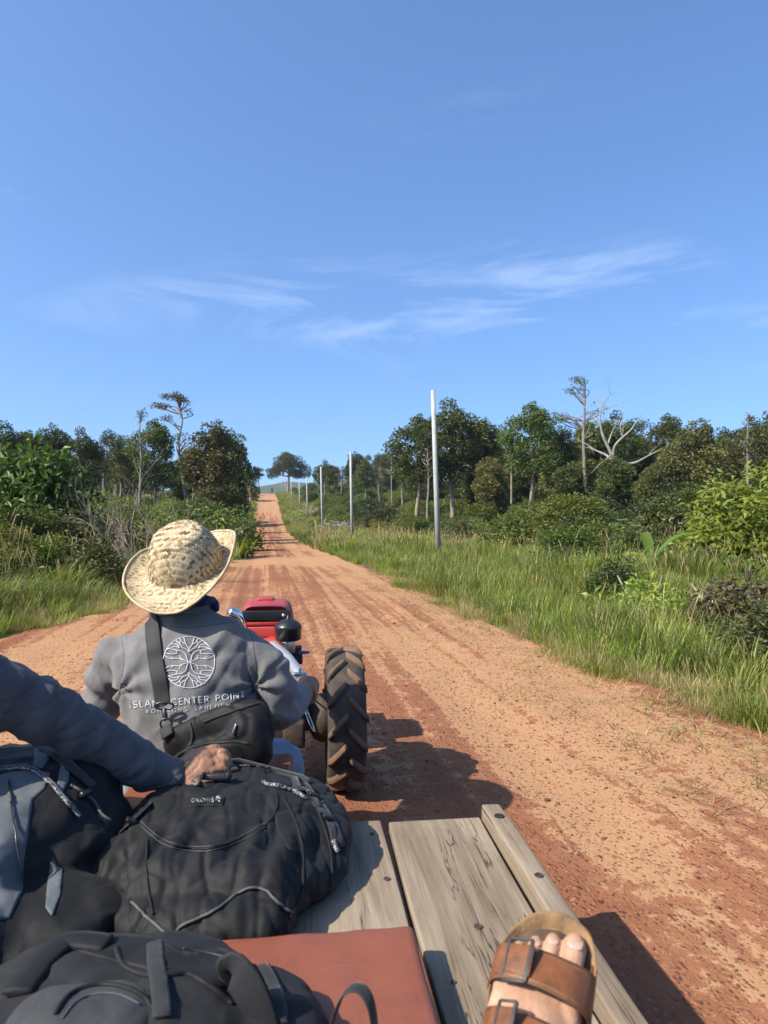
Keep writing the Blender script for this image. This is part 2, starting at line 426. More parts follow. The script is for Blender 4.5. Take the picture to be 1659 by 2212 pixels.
# the road: its own sheet with ruts and a ragged edge
ry = [-8.0]
while ry[-1] < 300: ry.append(ry[-1] + max(.05, min(4, abs(ry[-1]) * .016)))
ry = np.array(ry); rt = np.linspace(0, 1, 90)
Yg, T = np.meshgrid(ry, rt, indexing='ij')
edge = .22
Xg = (xl(Yg) - edge) + T * (xr(Yg) - xl(Yg) + 2 * edge)
Zg = H(Xg, Yg)
def rut(x, c, wd): return np.exp(-((x - c) / wd) ** 2)
nz = np.array([noise.fractal(Vector((a * 1.3, b * .9, 0)), .8, 2, 4) for a, b in zip(Xg.ravel(), Yg.ravel())]).reshape(Xg.shape)
nf = np.array([noise.noise(Vector((a * 9, b * 7, 3))) for a, b in zip(Xg.ravel(), Yg.ravel())]).reshape(Xg.shape)
Zg = Zg + .018 * nz + .004 * nf - .02 * rut(Xg, 1.25 + .15 * np.sin(Yg * .2), .28) - .02 * rut(Xg, -.35 + .15 * np.sin(Yg * .17), .28) + .012
out_ = np.maximum(np.clip((xl(Yg) + .12 * nz - Xg) / edge, 0, 1), np.clip((Xg - xr(Yg) - .12 * nz) / edge, 0, 1))
Zg = Zg - .09 * out_
n1, n0 = Xg.shape
idx = np.arange(n1 * n0).reshape(n1, n0)
fs = np.stack([idx[:-1, :-1], idx[:-1, 1:], idx[1:, 1:], idx[1:, :-1]], -1).reshape(-1, 4)
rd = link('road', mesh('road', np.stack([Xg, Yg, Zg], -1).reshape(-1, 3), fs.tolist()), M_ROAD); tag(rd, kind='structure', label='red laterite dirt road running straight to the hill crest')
# far hills beyond the crest
hv, hf = [], []
hxs = np.linspace(-1500, 1500, 160)
for i, a in enumerate(hxs):
    top = 36 + 9 * math.sin(a * .004 + .5) + 6 * math.sin(a * .013) + 4 * noise.noise(Vector((a * .02, 0, 0)))
    for j in range(10):
        s_ = j / 9
        hv.append((a, 800 + 260 * s_ + 20 * math.sin(a * .01), -12 + (top + 12) * math.sin(s_ * math.pi / 2) + 2.5 * noise.noise(Vector((a * .06, s_ * 6, 1)))))
for i in range(159):
    for j in range(9): hf.append((i * 10 + j, (i + 1) * 10 + j, (i + 1) * 10 + j + 1, i * 10 + j + 1))
M_HILL = plain('far_forest', (.03, .05, .018), .9, .5, 4, bumpd=.5, bscale=3)
tag(link('hills', mesh('hills', hv, hf), M_HILL), kind='structure', label='distant wooded hills beyond the crest of the road')

# ================================================================== plants
C_PLANTS = bpy.data.collections.new('plant_shapes')       # shapes to be scattered; not linked to the scene
def proto(name, me, mats):
    o = bpy.data.objects.new(name, me)
    for q in mats: me.materials.append(q)
    return o
def scatter(name, pts, rz, scl, idxs, protos, label, kind='stuff', tilt=None, parent=None):
    col = bpy.data.collections.new(name + '_shapes')
    for k, o in enumerate(protos):
        o.name = '%s_shape_%02d' % (name, k)
        if o.name not in col.objects: col.objects.link(o)
    pts = np.asarray(pts, float)
    me = bpy.data.meshes.new(name); me.from_pydata(pts.tolist(), [], [])
    rot = np.zeros((len(pts), 3)); rot[:, 2] = rz
    if tilt is not None: rot[:, :2] = tilt
    a = me.attributes.new('rot', 'FLOAT_VECTOR', 'POINT'); a.data.foreach_set('vector', rot.ravel())
    sc = np.asarray(scl, float)
    if sc.ndim == 1: sc = np.repeat(sc[:, None], 3, 1)
    a = me.attributes.new('scl', 'FLOAT_VECTOR', 'POINT'); a.data.foreach_set('vector', sc.ravel())
    a = me.attributes.new('pick', 'INT', 'POINT'); a.data.foreach_set('value', np.asarray(idxs, np.int32))
    o = bpy.data.objects.new(name, me); COL.objects.link(o)
    ng = bpy.data.node_groups.new(name + '_nodes', 'GeometryNodeTree')
    ng.interface.new_socket('Geometry', in_out='INPUT', socket_type='NodeSocketGeometry'); ng.interface.new_socket('Geometry', in_out='OUTPUT', socket_type='NodeSocketGeometry')
    gi = N(ng, 'NodeGroupInput'); go = N(ng, 'NodeGroupOutput')
    ip = N(ng, 'GeometryNodeInstanceOnPoints'); ci = N(ng, 'GeometryNodeCollectionInfo')
    ci.inputs['Collection'].default_value = col; ci.inputs['Separate Children'].default_value = True; ci.inputs['Reset Children'].default_value = True
    def attr(n_, ty):
        q = N(ng, 'GeometryNodeInputNamedAttribute', data_type=ty); q.inputs['Name'].default_value = n_; return q.outputs['Attribute']
    ng.links.new(gi.outputs[0], ip.inputs['Points']); ng.links.new(ci.outputs[0], ip.inputs['Instance'])
    ip.inputs['Pick Instance'].default_value = True
    ng.links.new(attr('pick', 'INT'), ip.inputs['Instance Index'])
    e2r = N(ng, 'FunctionNodeEulerToRotation'); ng.links.new(attr('rot', 'FLOAT_VECTOR'), e2r.inputs[0]); ng.links.new(e2r.outputs[0], ip.inputs['Rotation'])
    ng.links.new(attr('scl', 'FLOAT_VECTOR'), ip.inputs['Scale'])
    ng.links.new(ip.outputs[0], go.inputs[0])
    md = o.modifiers.new('scatter', 'NODES'); md.node_group = ng
    return tag(o, label=label, kind=kind)

def add_tint(me, vals):
    a = me.attributes.new('tint', 'FLOAT', 'POINT'); a.data.foreach_set('value', np.asarray(vals, np.float32))
def leaf_mesh(name, C, size, upbias=.5, aspect=.42, droop=0.0, tint=None, r=None, normal=None, fold=.12):
    """diamond leaves at C (n,3); each leaf has its own direction and tint"""
    r = r or rng; n = len(C)
    d = r.normal(size=(n, 3)); d[:, 2] = d[:, 2] * .5 - droop
    if normal is not None: d += normal * .8
    d /= np.linalg.norm(d, axis=1)[:, None]
    nrm = r.normal(size=(n, 3)) * (1 - upbias); nrm[:, 2] += upbias
    if normal is not None: nrm += normal * .5
    s = np.cross(d, nrm); s /= np.linalg.norm(s, axis=1)[:, None] + 1e-9
    u = np.cross(s, d)
    sz = np.broadcast_to(size, (n,)) * r.uniform(.7, 1.3, n)
    L = d * sz[:, None]; Wd = s * (sz * aspect)[:, None] * .5; U = u * (sz * fold)[:, None]
    V = np.stack([C, C + L * .45 + Wd + U, C + L - U * .6, C + L * .45 - Wd + U], 1).reshape(-1, 3)
    Fa = np.arange(n * 4).reshape(n, 4)
    me = bpy.data.meshes.new(name); me.from_pydata(V.tolist(), [], Fa.tolist())
    tv = r.uniform(0, 1, n) if tint is None else tint
    add_tint(me, np.repeat(tv, 4)); me.polygons.foreach_set('use_smooth', [False] * n)
    return me
def clump_points(centers, rad, per, r, flat=.7):
    out_p, out_n, out_c = [], [], []
    for c, q in zip(centers, rad):
        n = int(per * (q / .7) ** 1.7)
        v = r.normal(size=(n, 3)); v[:, 2] = v[:, 2] * .9 + .25; v /= np.linalg.norm(v, axis=1)[:, None]
        rr = q * r.uniform(.35, 1.05, n) ** .6
        p = v * rr[:, None]; p[:, 2] *= flat
        out_p.append(p + c); out_n.append(v); out_c.append(np.full(n, r.uniform(0, 1)))
    return np.concatenate(out_p), np.concatenate(out_n), np.concatenate(out_c)
def lobes_centers(lobes, r):
    o, rd_ = [], []
    for cx, cy, cz, ax, ay, azz, n, cr in lobes:
        k = 0
        while k < n:
            v = r.uniform(-1, 1, 3); q = np.linalg.norm(v)
            if q > 1 or q < .35: continue
            o.append((cx + v[0] * ax, cy + v[1] * ay, cz + v[2] * azz)); rd_.append(cr * r.uniform(.6, 1.35)); k += 1
    return np.array(o), np.array(rd_)
def make_tree_mesh(name, seed, trunk_pts, trunk_r, lobes, leaf=.27, per=120, limbs=14, bare=0, upbias=.45, flat=.7, aspect=.45, limb_r=.05):
    r = np.random.default_rng(seed)
    C, Q = lobes_centers(lobes, r) if lobes else (np.zeros((0, 3)), np.zeros(0))
    mb = MB(); tp = spline(trunk_pts, 5)
    tp = [q + Vector((.05 * noise.noise(q * .7 + Vector((seed, 0, 0))), .05 * noise.noise(q * .7 + Vector((0, seed, 0))), 0)) for q in tp]
    mb.tube(tp, lerp_list(trunk_r, len(tp)), 7)
    tops = [tuple(q) for q in tp]
    if len(C):
        order = r.permutation(len(C))[:limbs]
        for k in order:
            c = Vector(C[k]); d = [(Vector(q) - c).length + max(0, q[2] - c.z + .6) * 1.6 for q in tops]
            a = Vector(tops[int(np.argmin(d))]); midp = (a + c) / 2 + Vector((r.normal() * .25, r.normal() * .25, r.uniform(-.1, .4)))
            mb.tube(spline([a, midp, c], 4), lerp_list([limb_r * 1.3, limb_r * .8, limb_r * .3], 9), 5)
        pts, nrm, ct = clump_points(C, Q, per, r, flat)
        tint = np.clip(ct * .55 + r.uniform(0, .45, len(pts)), 0, 1)
        cm = leaf_mesh(name + '_crown', pts, leaf, upbias, aspect, .1, tint, r, nrm)
    else: cm = None
    tm = mb.mesh(name + '_trunk')
    return tm, cm
M_BARK = plain('grey_bark', (.20, .16, .12), .9, .45, 3, bumpd=.02, bscale=14)
M_BARKP = plain('pale_bark', (.165, .145, .120), .9, .35, 2.5, bumpd=.015, bscale=14)
M_DEAD = plain('bleached_wood', (.235, .212, .185), .85, .3, 2, bumpd=.01, bscale=20)
M_TWIG = plain('dry_twigs', (.22, .18, .15), .9, .3, 4)
M_LF = [leafmat('leaves_dark', (.018, .030, .006), (.074, .090, .017), .22),
        leafmat('leaves_mid', (.030, .048, .007), (.115, .142, .021), .25),
        leafmat('leaves_olive', (.040, .047, .010), (.145, .140, .034), .24)]
M_BUSH = [leafmat('bush_leaves', (.030, .052, .007), (.130, .165, .019), .30, autumn=(.30, .22, .03)), leafmat('bush_leaves_dull', (.021, .031, .007), (.080, .094, .019), .24), leafmat('bush_leaves_pale', (.052, .072, .011), (.19, .21, .036), .34)]
M_BRIGHT = leafmat('bright_leaves', (.075, .125, .014), (.24, .32, .040), .45, .42)
M_BIGLEAF = leafmat('big_dark_leaves', (.024, .044, .008), (.080, .115, .018), .32, .5, autumn=(.22, .24, .03))
M_PURPLE = leafmat('dark_bronze_leaves', (.030, .022, .014), (.10, .085, .035), .25, .35)
M_GRASS = leafmat('grass_blades', (.080, .115, .010), (.30, .345, .040), .48, .5)
M_DRYG = leafmat('dry_grass', (.20, .15, .065), (.46, .36, .17), .4, .6)
M_REED = leafmat('coarse_grass', (.058, .085, .012), (.23, .25, .055), .42, .45)

def T(*a, **k): return make_tree_mesh(*a, **k)
PROTO = {}
def reg(key, H_, tm_cm, mt, ml): PROTO[key] = (H_, tm_cm[0], tm_cm[1], mt, ml)
# heights are all 10 units
reg('broad', 10, T('broad', 1, [(0, 0, -.6), (.1, 0, 2), (-.1, .1, 5), (.1, 0, 7.5), (0, 0, 9)], [.24, .2, .16, .11, .05],
    [(-1.2, 0, 6.2, 1.7, 1.6, 1.5, 22, .75), (1.4, .3, 6.8, 1.7, 1.6, 1.6, 22, .75), (0, 0, 8.4, 1.6, 1.5, 1.3, 24, .7), (.2, -.6, 5, 1.6, 1.4, 1.0, 12, .65)]), M_BARK, M_LF[0])
reg('broad2', 10, T('broad2', 2, [(0, 0, -.6), (-.2, 0, 2), (.15, .1, 5), (-.1, 0, 7), (.2, 0, 9)], [.22, .18, .15, .1, .05],
    [(-1.6, .2, 7.2, 1.4, 1.4, 1.2, 18, .7), (1.1, -.3, 7.8, 1.5, 1.4, 1.3, 22, .7), (.1, .4, 8.9, 1.2, 1.2, .9, 16, .6), (1.5, 0, 5.6, 1.1, 1.1, .9, 10, .6), (-.8, -.4, 5.4, 1.2, 1.1, .8, 10, .6)]), M_BARK, M_LF[1])
reg('tall', 10, T('tall', 3, [(0, 0, -.6), (.15, 0, 2.5), (0, 0, 5), (.2, .1, 7.5), (.1, 0, 9.3)], [.17, .15, .13, .09, .04],
    [(0, 0, 8.6, 1.0, 1.0, 1.1, 18, .55), (-.7, .2, 7.2, .9, .9, .8, 12, .5), (.8, -.2, 7.0, .9, .9, .7, 12, .5), (.1, 0, 5.9, .9, .9, .6, 7, .45)], leaf=.2), M_BARKP, M_LF[1])
reg('tall2', 10, T('tall2', 4, [(0, 0, -.6), (-.2, 0, 2.5), (.1, 0, 5), (-.2, .1, 7.5), (-.1, 0, 9.4)], [.16, .14, .12, .08, .04],
    [(-.3, 0, 8.9, 1.3, 1.2, .8, 18, .5), (1.0, .2, 7.9, .8, .8, .6, 9, .45), (-1.2, -.2, 7.6, .9, .8, .6, 9, .45), (.4, 0, 6.3, .7, .7, .4, 4, .4)], leaf=.2), M_BARKP, M_LF[0])
reg('dense', 10, T('dense', 5, [(0, 0, -.6), (.1, 0, 3), (0, 0, 6), (.1, 0, 9)], [.26, .2, .14, .05],
    [(0, 0, 8.2, 1.6, 1.5, 1.6, 34, .75), (-.9, 0, 6.2, 1.7, 1.6, 1.7, 28, .8), (1.0, .2, 5.8, 1.8, 1.6, 1.8, 28, .8), (0, -.3, 3.4, 1.9, 1.7, 1.5, 26, .8)], leaf=.27, per=125), M_BARK, M_LF[0])
reg('dense2', 10, T('dense2', 6, [(0, 0, -.6), (-.1, 0, 3), (.1, 0, 6), (0, 0, 9)], [.26, .2, .14, .05],
    [(.2, 0, 8.4, 1.3, 1.3, 1.3, 20, .7), (1.2, 0, 6.6, 1.4, 1.4, 1.4, 22, .75), (-1.1, .2, 6.0, 1.5, 1.4, 1.6, 24, .75), (.3, -.3, 4.0, 1.8, 1.6, 1.4, 24, .75)], leaf=.27, per=125), M_BARK, M_LF[2])
reg('umbrella', 10, T('umbrella', 7, [(.9, 0, -.6), (.75, 0, 1.5), (.55, 0, 3.5), (.2, 0, 5.4), (.1, 0, 6.8), (.35, 0, 8.2), (.1, 0, 9.4)], [.15, .13, .12, .1, .075, .05, .03],
    [(-.15, 0, 9.65, .75, .6, .16, 13, .34), (-1.15, .1, 9.05, .5, .5, .16, 9, .3), (.55, -.1, 9.4, .5, .5, .18, 8, .3), (-.75, 0, 8.2, .38, .35, .12, 5, .24), (.75, .1, 8.7, .3, .3, .12, 4, .24), (.9, 0, 6.6, .5, .4, .35, 6, .26), (.45, 0, 7.0, .3, .3, .2, 3, .22)], leaf=.15, per=110, limbs=30, limb_r=.035, upbias=.7, flat=.45), M_BARK, M_LF[2])
reg('sparse', 10, T('sparse', 8, [(0, 0, -.6), (.05, 0, 3), (-.05, 0, 6), (.05, 0, 8.5), (0, 0, 9.9)], [.15, .13, .11, .06, .02],
    [(-.75, 0, 9.0, .55, .4, .35, 12, .26), (-.35, 0, 9.6, .5, .4, .3, 10, .24), (-1.5, .2, 7.3, .7, .5, .28, 10, .3), (.9, 0, 7.9, .5, .5, .35, 5, .24), (-2.2, 0, 7.5, .35, .3, .22, 5, .26), (.4, 0, 6.6, .4, .4, .3, 4, .25)], leaf=.15, per=75, limbs=34, limb_r=.035, flat=.6), M_BARKP, M_LF[1])
reg('sparse2', 10, T('sparse2', 9, [(0, 0, -.6), (-.1, 0, 3), (.1, 0, 6), (-.05, 0, 8.5), (.1, 0, 9.9)], [.15, .13, .11, .06, .02],
    [(.2, 0, 9.3, .5, .4, .6, 8, .28), (.7, .1, 7.8, .7, .6, .5, 10, .34), (-.7, -.1, 7.3, .8, .6, .5, 10, .34), (.2, 0, 6.3, .8, .7, .5, 9, .36)], leaf=.17, per=75, limbs=30, limb_r=.035, flat=.6), M_BARKP, M_LF[2])
reg('parasol', 10, T('parasol', 10, [(0, 0, -.6), (0, 0, 2), (.2, 0, 4.2), (.1, 0, 6), (0, 0, 7.6)], [.36, .3, .24, .16, .08],
    [(0, 0, 7.6, 3.8, 3.2, 1.8, 90, .8), (-3.2, 0, 5.6, 2.0, 1.6, 1.2, 34, .65), (3.4, 0, 5.7, 2.1, 1.7, 1.3, 36, .65), (0, 0, 8.9, 1.8, 1.6, .7, 20, .65), (1.5, .5, 5.4, 1.6, 1.4, .8, 14, .6)], leaf=.26, limbs=30, limb_r=.09), M_BARK, M_LF[0])
reg('bushtree', 10, T('bushtree', 11, [(0, 0, -.6), (.1, 0, 3), (0, 0, 6), (.1, 0, 8)], [.3, .24, .16, .05],
    [(0, 0, 7.2, 2.6, 2.4, 2.2, 40, 1.0), (-1.8, 0, 4.2, 2.4, 2.2, 2.4, 36, 1.0), (1.8, .3, 4.0, 2.6, 2.2, 2.4, 36, 1.0), (0, -.6, 2.2, 2.8, 2.4, 1.6, 30, 1.0)], leaf=.42, per=60), M_BARK, M_BUSH[0])

def tree(name, key, px, d, ytop, label, rz=None, wx=1.0, group=None, leaf=None, bark=None, cat='tree', mirror=False, dip=0):
    h_, tm, cm, mt, ml = PROTO[key]
    xy = RGT * ((px - CX) / F * d) + FWD * d
    zb = Hs(xy.x, xy.y) - dip; top = EYE - (ytop - YH) / F * d
    s = (top - zb) / h_
    o = empty(name, (xy.x, xy.y, zb), rz if rz is not None else random.uniform(0, 6.28), label, cat, group)
    o.scale = (s * wx * (-1 if mirror else 1), s * wx, s)
    for nm, me, mm in (('trunk', tm, bark or mt), ('crown', cm, leaf or ml)):
        if me is None: continue
        q = bpy.data.objects.new(nm, me); COL.objects.link(q); q.parent = o
        if len(me.materials) == 0: me.materials.append(mm)
        if me.materials[0] != mm:
            q.material_slots[0].link = 'OBJECT'; q.material_slots[0].material = mm
    return o

ROT0 = -YAW          # so that a shape's own x runs across the view
GL, GR, GF = 'trees of the wood left of the road', 'trees of the wood right of the road', 'trees at the far end of the road'
# left of the road, from the frame's edge to the crest
LT = [('tall_tree', 'broad', 12, 46, 912, 'dark leafy tree cut off by the left edge of the photo', None, .8),
      ('tall_tree', 'broad2', 62, 50, 928, 'rounded dark tree second from the left edge of the photo', None, .75),
      ('tall_tree', 'dense', 118, 52, 918, 'dark tree with domed top rising behind the big-leaved shrub at left', None, .75),
      ('tall_tree', 'broad', 178, 48, 924, 'dense dark tree with two flat-topped tufts left of the slender pale trunk', None, .6),
      ('tall_tree', 'tall2', 226, 52, 930, 'small-crowned dark tree with bare lower trunk in the left wood', None, .95),
      ('tall_tree', 'tall', 262, 56, 938, 'narrow dark tree just left of the twiggy-topped slender tree', None, .95),
      ('slender_tree', 'sparse2', 303, 40, 880, 'slender tree with pale bare trunk and thin twiggy top standing before the left wood', ROT0, .75),
      ('tall_tree', 'broad2', 335, 50, 903, 'broad olive tree right behind the slender pale trunk', None, .7),
      ('umbrella_tree', 'umbrella', 383, 52, 845, 'tall crooked tree with flat umbrella tufts, tallest on the left side', ROT0, .95),
      ('tall_tree', 'tall', 418, 58, 960, 'thin tree under the umbrella-topped one with bright lower leaves', None, .9),
      ('leafy_tree', 'dense2', 452, 46, 908, 'bushy olive-green tree with the roundest full crown left of the road', ROT0, .83),
      ('leafy_tree', 'dense', 500, 54, 930, 'dark dense tree nearest the road on the left, beside the olive one', ROT0, .72),
      ('roadside_tree', 'tall2', 540, 190, 1003, 'small leaning tree on the left of the road crest', ROT0, 1.5),
      ('roadside_tree', 'tall', 558, 200, 1008, 'thin tree at the crest, nearest the left edge of the far road', ROT0, 1.5)]
for nm, key, px_, d, yt, lb, rz, wx in LT: tree(nm, key, px_, d, yt, lb, rz, wx, GF if d > 150 else GL)
RT = [('parasol_tree', 'parasol', 622, 232, 977, 'huge spreading tree with parasol crown on the road crest', ROT0, .92),
      ('far_tree', 'broad2', 690, 170, 1008, 'dark tree right of the parasol tree in the distance', None, .8),
      ('far_tree', 'broad', 716, 160, 1005, 'round grey-green tree between the second and third poles', None, .8),
      ('far_tree', 'sparse2', 738, 150, 1005, 'loose pale tree just left of the second pole', None, 1.3),
      ('far_tree', 'broad2', 790, 120, 990, 'tree with dark tufted top just right of the second pole', None, .7),
      ('far_tree', 'tall2', 818, 112, 992, 'flat-topped thin tree right of the second pole', None, .9),
      ('far_tree', 'sparse', 846, 100, 976, 'airy pale tree with see-through crown left of the great dark tree', ROT0, .8),
      ('far_tree', 'tall', 868, 92, 985, 'thin tree with light grey stems left of the great dark tree', None, .9),
      ('great_tree', 'broad2', 905, 58, 893, 'left half of the great dark crown beside the nearest pole', ROT0, .85),
      ('great_tree', 'broad', 975, 58, 862, 'great dark round-topped tree with straight pale trunk right of the nearest pole', ROT0, .82),
      ('tall_tree', 'dense', 1040, 62, 908, 'dark tree with sloping top right of the great round-topped tree', None, .8),
      ('tall_tree', 'tall', 1075, 66, 915, 'narrow dark tree before the gap at the middle of the right wood', None, .9),
      ('stout_tree', 'broad2', 1150, 54, 866, 'leafy tree with straight brown trunk and flat crown left of the tall sparse tree', ROT0, .78),
      ('tall_tree', 'dense2', 1195, 62, 930, 'olive tree under the tall sparse tree', None, .7),
      ('sparse_tree', 'sparse', 1262, 54, 808, 'tallest tree on the right, pale thin trunk with few wispy tufts', ROT0, .9),
      ('tall_tree', 'dense', 1225, 60, 950, 'dark tree at the foot of the tallest sparse tree', None, .8),
      ('tall_tree', 'broad', 1325, 60, 889, 'dark tree with curly top behind the bleached dead tree', None, .7),
      ('tall_tree', 'dense', 1300, 66, 935, 'dark tree left behind the bleached dead tree', None, .75),
      ('tall_tree', 'sparse2', 1385, 62, 905, 'tree with lacy top right of the dead tree', None, 1.3),
      ('tall_tree', 'dense', 1380, 60, 945, 'dark bushy tree right behind the dead tree', None, .8),
      ('tall_tree', 'broad2', 1440, 64, 892, 'tree with tufted pale-green top between the dead tree and the wide olive one', None, .7),
      ('wide_tree', 'dense2', 1495, 46, 905, 'wide olive tree with many stepped tufts in the right wood', ROT0, .95),
      ('tall_tree', 'broad', 1560, 60, 925, 'dark tree behind the wide olive tree at right', None, .8),
      ('slender_tree', 'sparse2', 1615, 46, 890, 'slim grey-green tree near the right edge of the photo', None, 1.0),
      ('tall_tree', 'dense2', 1590, 50, 950, 'low olive tree at the foot of the slim grey-green tree', None, .8),
      ('tall_tree', 'broad', 1660, 48, 890, 'dark tree cut off by the right edge of the photo', None, .7),
      ('thin_tree', 'tall2', 925, 55, 925, 'thin pale trunk with small tuft just left of the nearest pole', None, .8),
      ('thin_tree', 'sparse2', 1105, 57, 918, 'thin bare-stemmed tree left of the straight brown trunk', None, .9),
      ('thin_tree', 'tall', 1218, 56, 915, 'thin tree with small crown just left of the tallest sparse tree', None, .8),
      ('tall_tree', 'broad2', 1268, 60, 905, 'leafy tree between the tallest sparse tree and the dead tree', None, .7),
      ('tall_tree', 'tall', 1362, 57, 900, 'narrow leafy tree rising through the dead branches', None, 1.1),
      ('bushy_tree', 'dense', 1330, 45, 985, 'dark bushy tree hiding the foot of the bleached dead tree', None, 1.0),
      ('bushy_tree', 'dense2', 1410, 44, 1000, 'low olive tree right of the foot of the dead tree', None, 1.0),
      ('bushy_tree', 'dense', 1230, 47, 1000, 'low dark tree left of the foot of the dead tree', None, 1.0),
      ('bushy_tree', 'dense2', 1060, 50, 985, 'low bushy tree between the great tree and the brown trunk', None, 1.0),
      ('shrubby_tree', 'bushtree', 1495, 27, 1052, 'dark green shrubby tree left of the bright bush at right', ROT0, .75)]
for nm, key, px_, d, yt, lb, rz, wx in RT: tree(nm, key, px_, d, yt, lb, rz, wx, GF if d > 90 else GR)

# dead bleached tree and the bare twiggy shrub: branches only
def branchy(mb, p, d, L, r_, depth, rr, spread=.7, up=.1, kids=(2, 3), taper=.62, bend=.25, n=5):
    d = d.normalized(); pts = [p]; q = p.copy(); dd = d.copy()
    for i in range(4):
        dd = (dd + Vector((rr.normal(), rr.normal(), rr.normal() + up)) * bend * .4).normalized(); q = q + dd * (L / 4); pts.append(q)
    mb.tube(pts, lerp_list([r_, r_ * taper], 5), n)
    if depth == 0: return
    for k in range(rr.integers(kids[0], kids[1] + 1)):
        a = pts[-1] if k == 0 else pts[int(rr.integers(2, 5))]
        nd = (dd + Vector((rr.normal(), rr.normal(), rr.normal() * .8 + up)) * spread).normalized()
        branchy(mb, a, nd, L * rr.uniform(.55, .85), r_ * taper * rr.uniform(.6, .95), depth - 1, rr, spread, up, kids, taper, bend, n)
rr = np.random.default_rng(21)
d = 50; base = RGT * ((1335 - CX) / F * d) + FWD * d; base.z = Hs(base.x, base.y)
dt = empty('dead_tree', base, 0, 'bleached white dead tree with bare forked branches in the right wood', 'tree', GR)
mb = MB()
def DP(px_, py_, o=0.0): return P(px_, py_, d + o)
mb.tube(spline([base - UP * .3, DP(1337, 1040), DP(1330, 1005), DP(1318, 975), DP(1302, 940), DP(1296, 905), DP(1300, 880), DP(1310, 862)], 5), lerp_list([.18, .18, .14, .115, .09, .065, .04, .02], 36), 8)
link('trunk', mb.mesh('trunk'), M_DEAD, dt)
for pts, r0 in (([(1330, 1005, 0), (1312, 985, .5), (1285, 972, 1), (1268, 960, 1.2)], .12), ([(1325, 995, 0), (1328, 965, -.5), (1345, 945, -.9), (1362, 930, -1.2), (1372, 915, -1.3)], .12),
                ([(1337, 1002, 0), (1370, 1000, -.6), (1400, 985, -1), (1425, 972, -1.4)], .11), ([(1312, 962, 0), (1322, 935, .4), (1332, 915, .7)], .08),
                ([(1297, 915, 0), (1280, 900, .3), (1268, 885, .4), (1255, 872, .6)], .07), ([(1298, 890, 0), (1310, 880, -.3), (1325, 877, -.5)], .05),
                ([(1304, 870, 0), (1296, 858, .2), (1300, 846, .3)], .04), ([(1308, 865, 0), (1318, 852, -.2), (1316, 845, -.3)], .035),
                ([(1318, 985, 0), (1300, 1000, .7), (1290, 1010, 1.0)], .06), ([(1345, 945, -.9), (1340, 925, -1), (1345, 905, -1.1)], .05)):
    mb = MB(); q = [DP(*a) for a in pts]
    mb.tube(spline(q, 5), lerp_list([r0, r0 * .3], (len(q) - 1) * 5 + 1), 6)
    branchy(mb, q[-1], q[-1] - q[-2], .6, r0 * .32, 2, rr, .8, .15, n=4)
    branchy(mb, q[len(q) // 2], (q[-1] - q[0]) + Vector((rr.normal(), rr.normal(), rr.normal())) * .8, .6, r0 * .32, 2, rr, .8, .15, n=4)
    link('branch', mb.mesh('branch'), M_DEAD, dt)
d = 13.5; base = RGT * ((300 - CX) / F * d) + FWD * d; base.z = Hs(base.x, base.y) - .05
ds = empty('bare_shrub', base, 0, 'bare grey twiggy shrub leaning over the tall grass left of the straw hat', 'shrub')
mb = MB()
for k in range(22):
    dr = Vector((rr.normal() * .8, rr.normal() * .4, .62 + rr.random() * .5)) + RGT * rr.uniform(-.7, .95)
    branchy(mb, base + Vector((rr.normal() * .12, rr.normal() * .12, .1)), dr, rr.uniform(.7, 1.15), .016, 3, rr, .55, .06, (2, 3), .6, .3, 4)
link('branches', mb.mesh('branches'), M_TWIG, ds)

# ---------------- bushes, leafy shrubs near the road
def bush_mesh(name, seed, w_, h_, nc, leaf, per, cr, aspect=.45, droop=.1):
    r = np.random.default_rng(seed)
    c, q = [], []
    while len(c) < nc:
        v = r.uniform(-1, 1, 3); v[2] = abs(v[2])
        if not .3 < np.linalg.norm(v) < 1: continue
        c.append((v[0] * w_, v[1] * w_, .12 * h_ + v[2] * h_ * .85)); q.append(cr * r.uniform(.6, 1.3))
    p, n_, ct = clump_points(np.array(c), np.array(q), per, r, .8)
    p[:, 2] = np.maximum(p[:, 2], .02)
    return leaf_mesh(name, p, leaf, .4, aspect, droop, np.clip(ct * .5 + r.uniform(0, .5, len(p)), 0, .97) + (r.uniform(0, 1, len(p)) > .994) * .03, r, n_)
BUSHES = []
for k, (s_, w_, h_, nc, lf, pe, cr_, ma) in enumerate([(31, 1.1, 1.5, 34, .17, 110, .42, 0), (32, 1.4, 1.2, 34, .15, 120, .42, 0), (33, .9, 1.9, 32, .19, 100, .42, 1), (34, 1.3, 1.6, 38, .13, 150, .40, 2), (35, 1.0, 1.3, 30, .2, 90, .42, 1)]):
    BUSHES.append(proto('bush', bush_mesh('bush_%d' % k, s_, w_, h_, int(nc * 1.5), lf * .85, int(pe * 1.3), cr_), [M_BUSH[ma]]))
BUSHES += [proto('bush', bush_mesh('big_bush_%d' % k, 50 + k, 1.5, 2.2, 130, lf, 260, .42, asp), [M_BUSH[k]]) for k, (lf, asp) in enumerate(((.13, .42), (.15, .5), (.11, .36)))]
def wood_proto(key):
    h_, tm, cm, mt, ml = PROTO[key]
    v, f, mi, ti = [], [], [], []
    for me, k in ((tm, 0), (cm, 1)):
        b = len(v); v += [tuple(q.co) for q in me.vertices]; f += [[i + b for i in p.vertices] for p in me.polygons]; mi += [k] * len(me.polygons)
        if k: a = np.zeros(len(me.vertices), np.float32); me.attributes['tint'].data.foreach_get('value', a); ti += a.tolist()
        else: ti += [0] * len(me.vertices)
    m = bpy.data.meshes.new('wood_' + key); m.from_pydata(v, [], f); m.polygons.foreach_set('material_index', mi); add_tint(m, ti)
    return proto('wood', m, [mt, ml])
